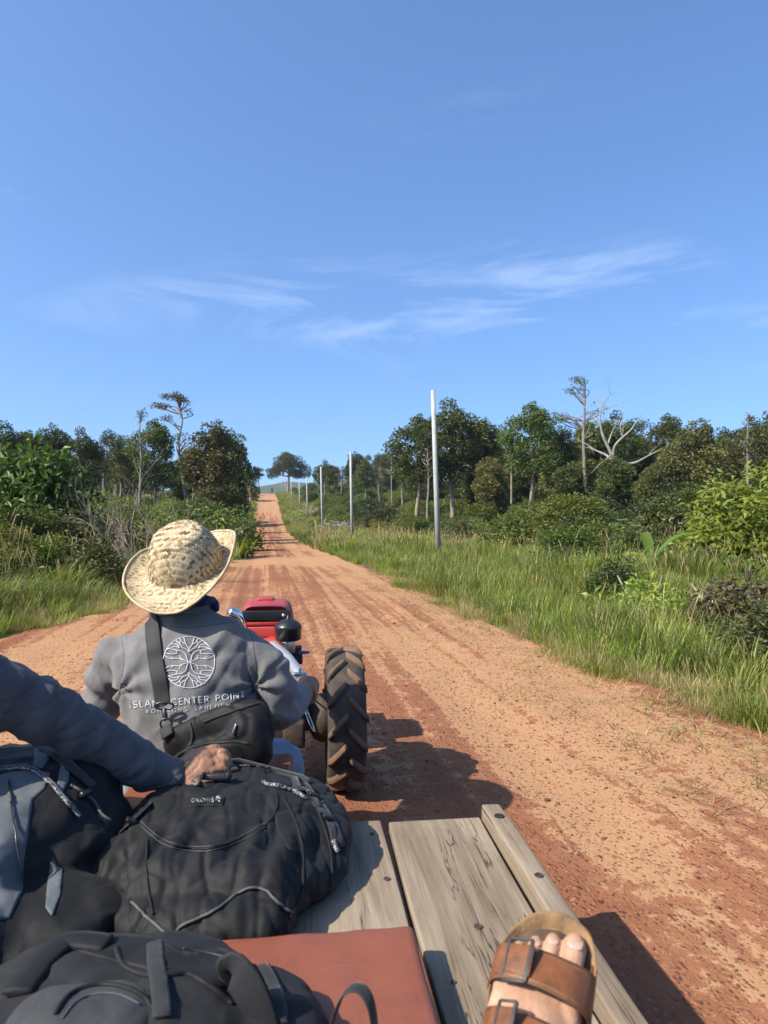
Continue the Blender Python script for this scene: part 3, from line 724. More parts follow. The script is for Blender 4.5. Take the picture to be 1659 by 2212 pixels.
WOOD = [wood_proto(k) for k in ('broad', 'broad2', 'tall', 'tall2', 'dense', 'sparse2', 'tall')]

def sides(y, off, side): return (xr(y) + off) if side > 0 else (xl(y) - off)
def bush_band(side, n, y0, y1, o0, o1, s0, s1, seed, pick=5, tall=1.0):
    r = np.random.default_rng(seed); pts, sc = [], []
    while len(pts) < n:
        y = y0 * (y1 / y0) ** r.random(); o = o0 + (o1 - o0) * r.random() ** .8
        x = sides(y, o, side)
        s_ = (s0 + (s1 - s0) * (o - o0) / (o1 - o0)) * (.42 + 1.15 * r.random() ** 1.6)
        pts.append((x, y, Hs(x, y) - .08)); sc.append((s_ * r.uniform(.85, 1.2), s_ * r.uniform(.85, 1.2), s_ * tall))
    return pts, sc, (r.integers(5, 8, n) if pick == 'big' else r.integers(0, pick, n)).tolist(), r.uniform(0, 6.28, n).tolist()
def bands(*bs):
    P_, S_, I_, Z_ = [], [], [], []
    for a in bs: P_ += a[0]; S_ += a[1]; I_ += a[2]; Z_ += a[3]
    return P_, Z_, S_, I_
p_, z_, s_, i_ = bands(bush_band(1, 480, 22, 90, 7.0, 30, .7, 1.2, 41), bush_band(1, 500, 85, 240, 5, 34, .9, 1.3, 42), bush_band(1, 300, 85, 240, 6, 34, .9, 1.2, 50, 'big'), bush_band(1, 240, 11, 40, 7, 26, .45, .9, 43), bush_band(1, 60, 20, 45, 8.5, 24, .75, .95, 47, 'big'), bush_band(1, 90, 45, 110, 7, 26, .9, 1.15, 48, 'big'), bush_band(1, 90, 4.5, 26, 1.2, 8, .26, .42, 55), bush_band(1, 10, 9, 22, 5, 9, .38, .5, 56, 'big'))
scatter('undergrowth', p_, z_, s_, i_, BUSHES, 'thick green undergrowth of bushes right of the road')
p_, z_, s_, i_ = bands(bush_band(-1, 160, 15, 60, 1.8, 14, .6, 1.0, 44), bush_band(-1, 80, 20, 62, 2.2, 12, .8, 1.05, 51, 'big'), bush_band(-1, 300, 55, 220, 1.6, 16, .9, 1.3, 45), bush_band(-1, 120, 55, 220, 2.0, 14, .9, 1.25, 52, 'big'), bush_band(-1, 60, 9, 24, 2.2, 8, .5, .8, 46), bush_band(-1, 60, 6.5, 20, 1.0, 3.5, .3, .55, 57), bush_band(-1, 12, 8, 18, 2.0, 4.0, .4, .5, 58, 'big'), bush_band(-1, 20, 12, 26, 3.4, 9, .65, .9, 49, 'big'))
scatter('undergrowth', p_, z_, s_, i_, [o.copy() for o in BUSHES], 'thick green undergrowth of bushes left of the road')
def wood_band(n, boxes, seed, s0, s1):
    r = np.random.default_rng(seed); pts, sc = [], []
    for k in range(n):
        px0, px1, d0, d1 = boxes[k % len(boxes)]
        d_ = r.uniform(d0, d1); q = RGT * ((r.uniform(px0, px1) - CX) / F * d_) + FWD * d_
        pts.append((q.x, q.y, Hs(q.x, q.y) - .2)); f_ = r.uniform(s0, s1); sc.append((f_ * .95, f_ * .95, f_ * r.uniform(.62, 1.16)))
    return pts, sc, r.integers(0, 7, n).tolist(), r.uniform(0, 6.28, n).tolist()
p_, z_, s_, i_ = bands(wood_band(140, [(900, 1900, 66, 110), (860, 1800, 80, 150), (1000, 1850, 62, 90)], 51, .80, 1.08), wood_band(60, [(680, 900, 130, 260), (1000, 1900, 110, 200)], 52, .75, 1.15))
scatter('woodland', p_, z_, s_, i_, WOOD, 'dense wood behind the front trees right of the road')
p_, z_, s_, i_ = bands(wood_band(34, [(-250, 500, 68, 120)], 53, .72, .95), wood_band(24, [(380, 520, 120, 220)], 54, .8, 1.1))
scatter('woodland', p_, z_, s_, i_, [o.copy() for o in WOOD], 'open wood with light between the trunks left of the road')

def shrub(name, px_, d_, label, me, ml, s_, stem_n=5, cat='bush', rz=0.0, group=None):
    xy = RGT * ((px_ - CX) / F * d_) + FWD * d_; z0 = Hs(xy.x, xy.y) - .05
    o = empty(name, (xy.x, xy.y, z0), rz, label, cat, group); o.scale = s_ if isinstance(s_, tuple) else (s_, s_, s_)
    q = bpy.data.objects.new('leaves', me); COL.objects.link(q); q.parent = o
    if not me.materials: me.materials.append(ml)
    mb = MB(); r = np.random.default_rng(int(px_))
    for k in range(stem_n):
        a = r.uniform(0, 6.28); L = r.uniform(.45, .62)
        mb.tube(spline([(0, 0, -.05), (.2 * math.cos(a), .2 * math.sin(a), .45 * L), (.55 * math.cos(a), .55 * math.sin(a), 1.1 * L)], 4), lerp_list([.03, .02, .008], 9), 5)
    q = bpy.data.objects.new('stems', mb.mesh('stems')); q.data.materials.append(M_BARK); COL.objects.link(q); q.parent = o
    return o
m_bright = bush_mesh('bright_bush', 61, 1.25, 2.1, 150, .19, 130, .33, .30, .55)
shrub('bright_bush', 1640, 15.0, 'bright green glossy-leaved bush sunlit at the right edge of the photo', m_bright, M_BRIGHT, (1.15, 1.15, 1.12), 7)
m_big = bush_mesh('big_leaf', 62, 1.15, 2.3, 120, .21, 110, .38, .45, .4)
shrub('big_leaved_shrub', 80, 16.5, 'dark shrub with big glossy leaves, tallest by the left edge', m_big, M_BIGLEAF, (1.0, 1.0, 1.42), 6)
m_pur = bush_mesh('purple', 63, .62, .8, 90, .12, 190, .2, .3, .3)
shrub('bronze_shrub', 1600, 7.6, 'dark bronze-leaved weed bush standing in the grass at right', m_pur, M_PURPLE, (1.0, 1.0, 1.05), 2)
m_grn = bush_mesh('lowgreen', 64, .75, .55, 90, .12, 190, .2, .28, .35)
shrub('low_green_bush', 1395, 8.6, 'low green bush in the grass left of the bronze-leaved weed', m_grn, M_BRIGHT, (.9, .9, 1.15), 2)
m_mid = bush_mesh('midbush', 65, 1.2, 1.6, 80, .17, 110, .36)
for px_, d_, s_, lb in ((1290, 33, 1.3, 'round grey-green bush at the foot of the tallest sparse tree'), (1110, 27, 1.0, 'dark bush right of the nearest pole in front of the wood'),
                        (1300, 24, .75, 'green bush midway between the nearest pole and the banana plant'), (430, 26, 1.25, 'wide fine-leaved green thicket behind the straw hat'),
                        (488, 34, 1.35, 'dark bush bulging out to the left edge of the road'), (215, 19, .95, 'yellowish bush above the bare twiggy shrub')):
    shrub('bush', px_, d_, lb, m_mid, M_BUSH[0], (s_ * 1.25, s_, s_), 4, rz=px_ * .01, group='single bushes before the woods')

# ---------------- banana plant
M_BAN = leafmat('banana_leaf', (.05, .11, .02), (.22, .36, .05), .5, .35)
d_ = 14.5; xy = RGT * ((1405 - CX) / F * d_) + FWD * d_; z0 = Hs(xy.x, xy.y)
bp = empty('banana_plant', (xy.x, xy.y, z0), 0, 'young banana plant with broad torn leaves in the tall grass at right', 'plant')
mb = MB(); mb.tube([bp.location + Vector((0, 0, -.1)), bp.location + Vector((0, 0, .45))], [.07, .05], 8); link('stem', mb.mesh('stem'), M_BAN, bp)
for k, (a, L, upz, tn) in enumerate([(-2.5, 1.0, .25, .35), (-1.9, .8, .55, 1.0), (-.2, .9, 1.2, .35), (.6, .9, .8, .2), (2.6, 1.0, .35, .3), (.1, .8, .3, .25), (3.4, .75, .7, .95), (1.6, .7, 1.2, .4)]):
    dirv = RGT * math.cos(a) + FWD * math.sin(a) * .6; pts = []
    for i in range(9):
        t_ = i / 8; pts.append(bp.location + Vector((0, 0, .4)) + dirv * (L * t_) + UP * (upz * t_ * 1.15 - .75 * t_ * t_))
    v, f = [], []; ps, fr = frames(pts, up=(0, 0, 1))
    for i, (q, (t, u_, b_)) in enumerate(zip(ps, fr)):
        wd = .12 * math.sin(math.pi * min(1, .06 + i / 8.6)) ** .6
        v += [q - b_ * wd + u_ * wd * .35, q, q + b_ * wd + u_ * wd * .35]
    for i in range(8): f += [(3 * i, 3 * i + 1, 3 * i + 4, 3 * i + 3), (3 * i + 1, 3 * i + 2, 3 * i + 5, 3 * i + 4)]
    me = mesh('leaf', v, f); add_tint(me, [tn] * len(v)); link('leaf', me, M_BAN, bp)

# ---------------- grass
def tuft(name, seed, nb, h0, h1, wd, spread, lean, mt, seg=3, heads=0, arch=.5):
    r = np.random.default_rng(seed); v, f, tn = [], [], []
    for k in range(nb):
        a = r.uniform(0, 6.28); rr_ = spread * math.sqrt(r.random()); x0, y0 = rr_ * math.cos(a), rr_ * math.sin(a)
        b = a + r.normal() * 1.0; h_ = r.uniform(h0, h1); ln = h_ * lean * r.uniform(.3, 1.3); w_ = wd * r.uniform(.7, 1.3)
        sx, sy = -math.sin(b) * w_ / 2, math.cos(b) * w_ / 2; t0 = r.random(); bb = len(v)
        for i in range(seg):
            s_ = i / seg; q = (x0 + math.cos(b) * ln * s_ ** 1.8, y0 + math.sin(b) * ln * s_ ** 1.8, h_ * (s_ - arch * lean * s_ ** 3 * .6))
            ww = 1 - .75 * s_ ** 2
            v += [(q[0] - sx * ww, q[1] - sy * ww, q[2]), (q[0] + sx * ww, q[1] + sy * ww, q[2])]
        v.append((x0 + math.cos(b) * ln, y0 + math.sin(b) * ln, h_ * (1 - arch * lean * .6)))
        for i in range(seg - 1): f.append((bb + 2 * i, bb + 2 * i + 1, bb + 2 * i + 3, bb + 2 * i + 2))
        f.append((bb + 2 * seg - 2, bb + 2 * seg - 1, bb + 2 * seg)); tn += [t0] * (2 * seg + 1)
    nf_ = len(f); mi = [0] * nf_
    for k in range(heads):
        a = r.uniform(0, 6.28); b = r.uniform(0, 6.28); h_ = h1 * r.uniform(1.05, 1.4); ln = h_ * .22
        pts = [Vector((spread * .5 * math.cos(a) + math.cos(b) * ln * s_ ** 2, spread * .5 * math.sin(a) + math.sin(b) * ln * s_ ** 2, h_ * s_)) for s_ in (0, .4, .8, .88, 1.0)]
        vv, ff = loft(pts, [wd * .2, wd * .18, wd * .2, wd * .55, wd * .2], 4, round_ends=False); bb = len(v)
        v += [tuple(q) for q in vv]; f += [[i + bb for i in q] for q in ff]; tn += [r.uniform(.3, 1)] * len(vv); mi += [1] * len(ff)
    me = bpy.data.meshes.new(name); me.from_pydata(v, [], f); add_tint(me, tn); me.polygons.foreach_set('material_index', mi)
    return proto(name, me, [mt, M_DRYG])
G_NEAR = [tuft('g', 71, 56, .16, .42, .0075, .15, .5, M_GRASS), tuft('g', 72, 50, .2, .5, .008, .16, .55, M_GRASS, heads=1), tuft('g', 73, 54, .10, .30, .006, .16, .7, M_GRASS),
          tuft('g', 74, 40, .14, .36, .0055, .16, .8, M_DRYG, heads=2), tuft('g', 75, 44, .22, .58, .010, .14, .5, M_REED)]
G_TALL = [tuft('g', 76, 54, .5, 1.05, .014, .22, .85, M_REED, 4, arch=.8), tuft('g', 77, 50, .45, 1.0, .013, .22, .8, M_REED, 4, heads=3, arch=.8), tuft('g', 78, 46, .4, .85, .011, .22, .7, M_DRYG, 4, heads=4)]
G_FAR = [tuft('g', 79, 40, .3, .8, .035, .4, .5, M_GRASS), tuft('g', 80, 40, .3, .75, .03, .4, .55, M_DRYG, heads=3), tuft('g', 81, 40, .3, .9, .035, .4, .5, M_REED)]
def grass_pts(side, n, y0, y1, o0, o1, seed, picks, s0=.8, s1=1.2, pw=1.0, ramp_=0.0):
    r = np.random.default_rng(seed); y = y0 * (y1 / y0) ** r.random(n); o = o0 + (o1 - o0) * r.random(n) ** pw
    o += .25 * np.sin(y * 1.9 + seed) + .18 * np.sin(y * 4.3); o = np.maximum(o, o0 - .1 + .25 * r.random(n))
    x = np.where(side > 0, xr(y) + o, xl(y) - o); z = H(x, y) - .02
    pn = np.array([noise.noise(Vector((a * .55, b * .4, seed))) for a, b in zip(x, y)])
    sc = r.uniform(s0, s1, n) * (1 - ramp_ * np.exp(-(o - o0) / .45)) * (1 + .75 * pn)
    pk = r.choice(picks, n); pk = np.where((pn < -.22) & (r.random(n) < .6), picks[-1], pk)
    return np.stack([x, y, z], 1).tolist(), sc.tolist(), pk.tolist(), r.uniform(0, 6.28, n).tolist()
p_, z_, s_, i_ = bands(grass_pts(1, 8200, 3.2, 13, .05, 7, 81, [0, 0, 0, 0, 1, 2, 2, 4, 4, 4, 3], .6, 1.3, .8, .55), grass_pts(1, 900, 3.2, 16, -.15, .9, 82, [2, 2, 3, 3], .45, .75),
                       grass_pts(1, 6200, 11, 34, .05, 12, 83, [0, 0, 0, 1, 2, 4, 4, 4, 3], .65, 1.4, .9, .5))
scatter('grass', p_, z_, s_, i_, G_NEAR, 'tall green grass on the right verge of the road')
p_, z_, s_, i_ = bands(grass_pts(1, 900, 10, 40, 5.0, 13, 84, [0, 0, 1, 2], .5, .85), grass_pts(-1, 2600, 5.8, 24, .8, 5.5, 85, [0, 0, 0, 0, 1, 0], .6, 1.1, 1.0, .35))
scatter('grass', p_, z_, s_, i_, G_TALL, 'coarse tall grass with feathery seed heads along both verges')
p_, z_, s_, i_ = bands(grass_pts(-1, 3400, 5.5, 24, .1, 2.8, 86, [0, 1, 2, 2, 3, 3, 3, 4, 3], .6, 1.05, 1.0, .55), grass_pts(-1, 500, 5.5, 24, -.1, .7, 87, [2, 3, 3], .4, .7))
scatter('grass', p_, z_, s_, i_, [o.copy() for o in G_NEAR], 'short green and dry grass on the left verge of the road')
p_, z_, s_, i_ = bands(grass_pts(1, 4200, 30, 240, .2, 9, 88, [0, 0, 1, 2], .7, 1.1), grass_pts(-1, 1500, 22, 230, .1, 4, 89, [0, 1, 2], .7, 1.05))
scatter('grass', p_, z_, s_, i_, G_FAR, 'far roadside grass along both edges of the road')
# litter: dry blades and clods on the road's shoulder
G_LIT = [tuft('l', 90 + k, 12, .03, .10, .004, .12, 3.2, M_DRYG if k else M_GRASS, 3, arch=.12) for k in range(3)]
r = np.random.default_rng(91); n = 260; y = 2.6 * (16 / 2.6) ** r.random(n); x = xr(y) - np.abs(r.normal(0, .55, n)) - .05
scatter('dry_grass_litter', np.stack([x, y, H(x, y) + .012], 1), r.uniform(0, 6.28, n), r.uniform(.5, 1.2, n), r.integers(0, 3, n), G_LIT, 'dry grass stalks scattered over the right shoulder of the road')
# loose gravel
M_PEB = leafmat('laterite_pebbles', (.115, .046, .028), (.25, .105, .056), 0.0, .95)
def pebble(seed):
    bm = bmesh.new(); bmesh.ops.create_icosphere(bm, subdivisions=1, radius=1); r_ = np.random.default_rng(seed)
    for v in bm.verts: v.co *= r_.uniform(.7, 1.25)
    for v in bm.verts: v.co.z *= .7
    me = bpy.data.meshes.new('pebble'); bm.to_mesh(me); bm.free(); add_tint(me, [(.15, .4, .65, .95)[seed % 4]] * len(me.vertices)); return proto('pebble', me, [M_PEB])
n = 42000; y = 1.3 * (13 / 1.3) ** r.random(n); x = np.where(r.random(n) < .5, r.uniform(.4, 3.2, n), r.uniform(-3.2, 3.2, n))
x = np.clip(x, xl(y) + .05, xr(y) + .25)
keep = np.array([noise.noise(Vector((a * 1.2, b * .25, 5))) + .35 * noise.noise(Vector((a * 6, b * 5, 2))) for a, b in zip(x, y)]) > r.uniform(-.55, .35, n)
x, y = x[keep], y[keep]; n = len(x)
scl = .0027 * np.exp(r.normal(0, .42, n)) * np.clip(y / 3.0, 1, 1.35)
from mathutils import kdtree
bv_road = BVHTree.FromPolygons([v.co for v in rd.data.vertices], [tuple(p.vertices) for p in rd.data.polygons])
zz = [ (lambda h_: h_[0].z if h_[0] is not None else Hs(a, b))(bv_road.ray_cast(Vector((a, b, 5)), Vector((0, 0, -1)))) for a, b in zip(x, y)]
scatter('gravel', np.stack([x, y, np.array(zz) + scl * .25], 1), r.uniform(0, 6.28, n), scl, r.integers(0, 6, n), [pebble(k) for k in range(6)], 'loose laterite gravel strewn over the road')

# ================================================================== poles
def concrete():
    m, t, b = mat('pole_concrete'); v = objc(t)
    n_ = noi(t, mapping(t, v, (6, 6, 1.2)), 2.0, 6, .6)
    t.links.new(ramp(t, n_, [(.3, (.25, .25, .25)), (.7, (.38, .375, .37))]), b.inputs['Base Color']); b.inputs['Roughness'].default_value = .85
    bump(t, b, noi(t, v, 60, 4), .3, .004); return m
M_POLE = concrete()
POLES = [(948, 1210, 935, 843, 'nearest and tallest-looking concrete pole, leaning slightly, without wires'), (761, 1168, 757, 976, 'second concrete pole from the front, beside a heap of pale cuttings'),
         (697, 1138, 693, 1008, 'third concrete pole from the front, before the brush heap'), (665, 1126, 662, 1030, 'fourth concrete pole from the front'),
         (648, 1115, 646, 1035, 'fifth concrete pole from the front'), (630, 1104, 629, 1037, 'sixth concrete pole from the front'),
         (617, 1075, 616, 1021, 'seventh concrete pole, thin before the parasol tree trunk'), (609, 1060, 608.5, 1019, 'farthest concrete pole, on the crest under the parasol tree')]
for k, (bx_, by_, tx_, ty_, lb) in enumerate(POLES):
    d_ = F * 6.7 / (by_ - ty_) if k < 6 else (192, 214)[k - 6]
    xy = RGT * ((bx_ - CX) / F * d_) + FWD * d_; zb = Hs(xy.x, xy.y)
    top = P(tx_, ty_, d_ + .01)
    b0 = Vector((xy.x, xy.y, zb - .3))
    mb = MB(); mb.tube([b0, b0.lerp(top, .5), top], [.115, .10, .082], 14)
    v, f = loft([b0, b0.lerp(top, .5), top], [.115, .10, .082], 14, round_ends=False)
    o = recentre(link('concrete_pole', mesh('concrete_pole', v, f), M_POLE)); tag(o, lb, 'pole', 'concrete poles along the right of the road')
    for pl in o.data.polygons:
        if len(pl.vertices) > 4: pl.use_smooth = False
# heaps of cuttings, a log and stones by the poles
rr = np.random.default_rng(5)
def heap(px_, d_, w_, h_, n, label, name='brush_heap', m_=None, L=(.4, 1.3), rad=.025):
    xy = RGT * ((px_ - CX) / F * d_) + FWD * d_; z0 = Hs(xy.x, xy.y); mb = MB()
    for k in range(n):
        c = Vector((xy.x + rr.normal() * w_ * .5, xy.y + rr.normal() * w_ * .35, z0 + abs(rr.normal()) * h_ * .45)); dv = Vector((rr.normal(), rr.normal(), rr.normal() * .35)).normalized()
        l_ = rr.uniform(*L); mb.tube([c - dv * l_ / 2, c + dv * l_ / 2 + Vector((0, 0, rr.normal() * .05))], [rad * rr.uniform(.6, 1.6), rad * .5], 5)
    tag(recentre(link(name, mb.mesh(name), m_ or M_DEAD)), label, kind='stuff')
heap(733, 84, 2.6, .7, 90, 'big heap of pale cut branches right of the third pole', L=(.8, 2.6), rad=.06)
heap(800, 44, 1.6, .5, 70, 'small pale brush heap right of the second pole')
heap(680, 118, 2, .6, 40, 'scattered cut wood beside the fourth pole', L=(.8, 2.2), rad=.07)
def stone(px_, d_, sz, label, m_):
    bm = bmesh.new(); bmesh.ops.create_icosphere(bm, subdivisions=3, radius=1)
    o_ = Vector((px_, d_, 0))
    for v in bm.verts:
        v.co *= 1 + .35 * noise.noise(v.co * 1.2 + o_) + .12 * noise.noise(v.co * 4 + o_); v.co = Vector((v.co.x * sz[0], v.co.y * sz[1], v.co.z * sz[2]))
    me = bpy.data.meshes.new('stone'); bm.to_mesh(me); bm.free()
    xy = RGT * ((px_ - CX) / F * d_) + FWD * d_; z0 = Hs(xy.x, xy.y)
    tag(link('stone', me, m_, loc=(xy.x, xy.y, z0 + sz[2] * .3)), label, 'stone', 'stones on the right verge')
M_STONE = plain('verge_stone', (.42, .34, .26), .95, .3, 3, bumpd=.02, bscale=9)
stone(880, 21, (.28, .2, .22), 'pale upright stone in the grass left of the nearest pole', M_STONE)
stone(868, 24, (.35, .25, .12), 'flat reddish stone lying in the verge grass left of the nearest pole', M_STONE)
M_LOG = plain('charred_log', (.05, .045, .04), .9, .4, 5, bumpd=.02, bscale=20)
xy = RGT * ((641 - CX) / F * 96) + FWD * 96; z0 = Hs(xy.x, xy.y)
mb = MB(); mb.tube(spline([xy + UP * (z0 + .25) - RGT * 1.5, xy + UP * (z0 + .32), xy + UP * (z0 + .3) + RGT * 1.3], 5), lerp_list([.2, .26, .17], 11), 9)
mb.tube([xy + UP * (z0 + .3), xy + UP * (z0 + .55) + RGT * .5 - FWD * .3], [.11, .05], 7)
tag(recentre(link('fallen_log', mb.mesh('log'), M_LOG)), 'dark fallen log at the right edge of the far road', 'log')
# red and white marker stakes left of the road
M_RW = plain('red_stake', (.45, .08, .06), .7, .2, 5); M_WS = plain('white_stake', (.6, .55, .5), .7, .2, 5)
for k in range(5):
    d_ = 150; q = RGT * ((533 + 2.2 * k - CX) / F * d_) + FWD * d_; z0 = Hs(q.x, q.y)
    tp = P(533 + 2.2 * k, 1046 + (k % 2) * 4, d_)
    mb = MB(); mb.tube([Vector((q.x, q.y, z0)), tp], .07, 6)
    tag(recentre(link('marker_stake', mb.mesh('stake'), M_RW if k % 2 == 0 else M_WS)), '%s on the left bank before the crest' % ('leftmost red marker stake', 'left white marker stake', 'middle red marker stake', 'right white marker stake', 'rightmost red marker stake')[k], 'stake', 'marker stakes on the left bank')

# ================================================================== materials of the near things
def woodmat():
    m, t, b = mat('weathered_plank'); v = objc(t); oi = N(t, 'ShaderNodeObjectInfo')
    off = N(t, 'ShaderNodeVectorMath', operation='ADD'); t.links.new(v, off.inputs[0])
    cmb = N(t, 'ShaderNodeCombineXYZ'); t.links.new(maths(t, 'MULTIPLY', oi.outputs['Random'], 37.0), cmb.inputs[1]); t.links.new(cmb.outputs[0], off.inputs[1]); v = off.outputs[0]
    g1 = noi(t, mapping(t, v, (70, 3.2, 70)), 1.0, 6, .65, .8)
    g2 = noi(t, mapping(t, v, (9, 1.6, 9)), 1.0, 5, .6, .5)
    ck = noi(t, mapping(t, v, (46, 1.5, 6)), 1.0, 3, .5, 1.2)
    gate = noi(t, mapping(t, v, (7, 2.2, 7)), 1.0, 2)
    crack = maths(t, 'MULTIPLY', ramp(t, ck, [(.485, 0.0), (.497, 1.0), (.503, 1.0), (.515, 0.0)]), ramp(t, gate, [(.46, 0.0), (.56, 1.0)]))
    s_ = maths(t, 'ADD', maths(t, 'MULTIPLY', g1, .4), maths(t, 'MULTIPLY', g2, .6))
    col = ramp(t, s_, [(.33, (.098, .070, .045)), (.46, (.176, .134, .092)), (.56, (.240, .190, .136)), (.68, (.305, .252, .192))])
    stain = ramp(t, noi(t, v, 6, 6, .7), [(.58, 0.0), (.72, .45)])
    col = mix(t, stain, col, (.16, .12, .09))
    col = mix(t, maths(t, 'MULTIPLY', crack, .9), col, (.03, .022, .016))
    t.links.new(col, b.inputs['Base Color']); b.inputs['Roughness'].default_value = .8; b.inputs['Specular IOR Level'].default_value = .25
    bump(t, b, maths(t, 'SUBTRACT', maths(t, 'MULTIPLY', g1, .5), crack), .7, .003); return m
M_WOOD = woodmat()
M_JACKET = fabric('grey_jacket', (.122, .117, .116), 1100, .8, .006, 14, .2)
M_JACKET2 = fabric('blue_grey_sleeve', (.066, .067, .076), 1100, .8, .004, 12, .2)
M_BLACKF = fabric('black_ripstop', (.0062, .0063, .0068), 1400, .72, .006, 22, .28, dust=.14, sheen=.01)
M_BLACK2 = fabric('black_nylon', (.0042, .0043, .0048), 1400, .7, .006, 18, .3, sheen=.02)
M_DGREY = fabric('dark_grey_nylon', (.0125, .0127, .014), 1200, .75, .006, 14, .3, sheen=.01)
M_PACKG = fabric('pale_grey_panel', (.070, .080, .088), 1200, .7, .005, 12, .3)
M_WEB = fabric('black_webbing', (.014, .014, .015), 500, .7, .002, 60, .3)
M_JEANS = fabric('faded_jeans', (.17, .24, .34), 900, .85, .006, 14, .15)
M_SKIN = plain('brown_skin', (.23, .115, .068), .5, .25, 26, bumpd=.002, bscale=180, spec=.4)
M_SKINP = plain('pale_skin', (.34, .195, .125), .5, .22, 30, bumpd=.0012, bscale=220, spec=.4)
M_SKINP.node_tree.nodes['Principled BSDF'].inputs['Subsurface Weight'].default_value = .15
M_SKINP.node_tree.nodes['Principled BSDF'].inputs['Subsurface Scale'].default_value = .02
M_NAIL = plain('toe_nail', (.42, .26, .20), .25, .06, 30, spec=.5)
M_HAIR = plain('black_hair', (.012, .010, .009), .5, .3, 40)
M_SCARF = fabric('navy_scarf', (.012, .018, .07), 900, .8, .006, 14)
M_PRINT = plain('white_print', (.44, .445, .48), .7, .08, 30)
M_PRINT2 = plain('faded_print', (.36, .37, .41), .7, .1, 30)
M_LABEL = plain('label_grey', (.35, .35, .36), .6, .1, 30)
def vinyl():
    m, t, b = mat('terracotta_vinyl'); v = objc(t)
    col = ramp(t, noi(t, v, 4, 6, .65), [(.3, (.150, .044, .022)), (.7, (.212, .068, .034))])
    col = mix(t, ramp(t, noi(t, mapping(t, v, (5, 60, 5), rot=(0, 0, .5)), 1.5, 4, .6), [(.66, 0.0), (.74, .4)]), col, (.34, .15, .09))
    col = mix(t, ramp(t, noi(t, v, 13, 6, .75), [(.60, 0.0), (.72, .55)]), col, (.11, .045, .03))
    t.links.new(col, b.inputs['Base Color']); b.inputs['Specular IOR Level'].default_value = .35
    t.links.new(ramp(t, noi(t, v, 9, 5, .7), [(.35, .26), (.65, .5)]), b.inputs['Roughness'])
    bump(t, b, maths(t, 'ADD', noi(t, v, 260, 3), maths(t, 'MULTIPLY', noi(t, v, 7, 3), 6.0)), .5, .0014); return m
M_TERRA = vinyl()
def dusty(name, c, dust=(.25, .13, .075), amt=.55, rough=.4):
    m, t, b = mat(name); v = objc(t); n1 = noi(t, v, 9, 6, .7); gm = N(t, 'ShaderNodeNewGeometry'); sp = N(t, 'ShaderNodeSeparateXYZ'); t.links.new(gm.outputs['Normal'], sp.inputs[0])
    f_ = maths(t, 'MULTIPLY', ramp(t, n1, [(.42, .0), (.68, 1.0)]), maths(t, 'MULTIPLY_ADD', sp.outputs[2], .3, amt * .5))
    t.links.new(mix(t, f_, c, dust), b.inputs['Base Color']); t.links.new(maths(t, 'MULTIPLY_ADD', f_, .5, rough), b.inputs['Roughness']); bump(t, b, noi(t, v, 80, 3), .25, .001); return m
M_REDD = plain('dull_red_paint', (.36, .035, .03), .5, .25, 5)
M_RED = dusty('red_paint', (.30, .018, .020))
M_BPLAST = plain('black_plastic', (.010, .011, .013), .35, .2, 12)
M_CHROME = plain('chrome', (.75, .75, .76), .12, .05, 10, metal=1)
M_STEEL = plain('worn_steel', (.45, .44, .42), .38, .2, 14, metal=1)
M_ALU = plain('grey_tube', (.42, .43, .44), .4, .15, 8, metal=.6)
M_GREASE = plain('rusty_casting', (.042, .027, .020), .7, .5, 14, bumpd=.004, bscale=60)
M_LEATHER = plain('tan_leather', (.135, .050, .019), .5, .5, 26, bumpd=.0012, bscale=160, spec=.35)
M_LEATHD = plain('dark_leather_edge', (.10, .045, .022), .7, .3, 20)
M_CORK = plain('worn_cork', (.175, .10, .045), .9, .35, 40, bumpd=.002, bscale=200)
M_BED = plain('dark_footbed', (.075, .048, .032), .85, .4, 25, bumpd=.001, bscale=200)
M_BUCK = plain('dark_buckle', (.05, .048, .045), .5, .4, 60, metal=.35)
def rubber():
    m, t, b = mat('dusty_rubber'); v = objc(t); n_ = noi(t, v, 14, 6, .7)
    t.links.new(ramp(t, n_, [(.35, (.024, .020, .017)), (.58, (.058, .042, .031)), (.76, (.115, .072, .044))]), b.inputs['Base Color'])
    b.inputs['Roughness'].default_value = .85; bump(t, b, noi(t, v, 90, 3), .4, .002); return m
M_RUB = rubber()
M_LUG = plain('dust_coated_lug', (.12, .068, .042), .9, .4, 16, bumpd=.002, bscale=80)
def strawmat():
    m, t, b = mat('woven_straw'); at = N(t, 'ShaderNodeAttribute'); at.attribute_name = 'tint'
    col = ramp(t, at.outputs['Fac'], [(0, (.115, .068, .034)), (.25, (.23, .155, .080)), (.5, (.40, .315, .185)), (1, (.56, .48, .33))])
    n_ = noi(t, objc(t), 260, 3, .6); col = mix(t, .35, col, ramp(t, n_, [(.3, (.62, .55, .42)), (.7, (1, 1, 1))]), 'MULTIPLY')
    t.links.new(col, b.inputs['Base Color']); b.inputs['Roughness'].default_value = .55; b.inputs['Specular IOR Level'].default_value = .3; return m
M_STRAW = strawmat()
def cordmat():
    m, t, b = mat('speckled_cord'); v = objc(t); vo = N(t, 'ShaderNodeTexVoronoi'); vo.inputs['Scale'].default_value = 420; t.links.new(v, vo.inputs['Vector'])
    sp = N(t, 'ShaderNodeSeparateColor'); t.links.new(vo.outputs['Color'], sp.inputs[0])
    t.links.new(ramp(t, sp.outputs[0], [(.60, (.012, .012, .014)), (.68, (.24, .24, .26))]), b.inputs['Base Color']); b.inputs['Roughness'].default_value = .7; return m
M_CORD = cordmat()
M_CORDG = plain('grey_cord', (.055, .055, .058), .7, .2, 200)
M_DARK = plain('shadow_black', (.008, .007, .006), .9, .1, 10)

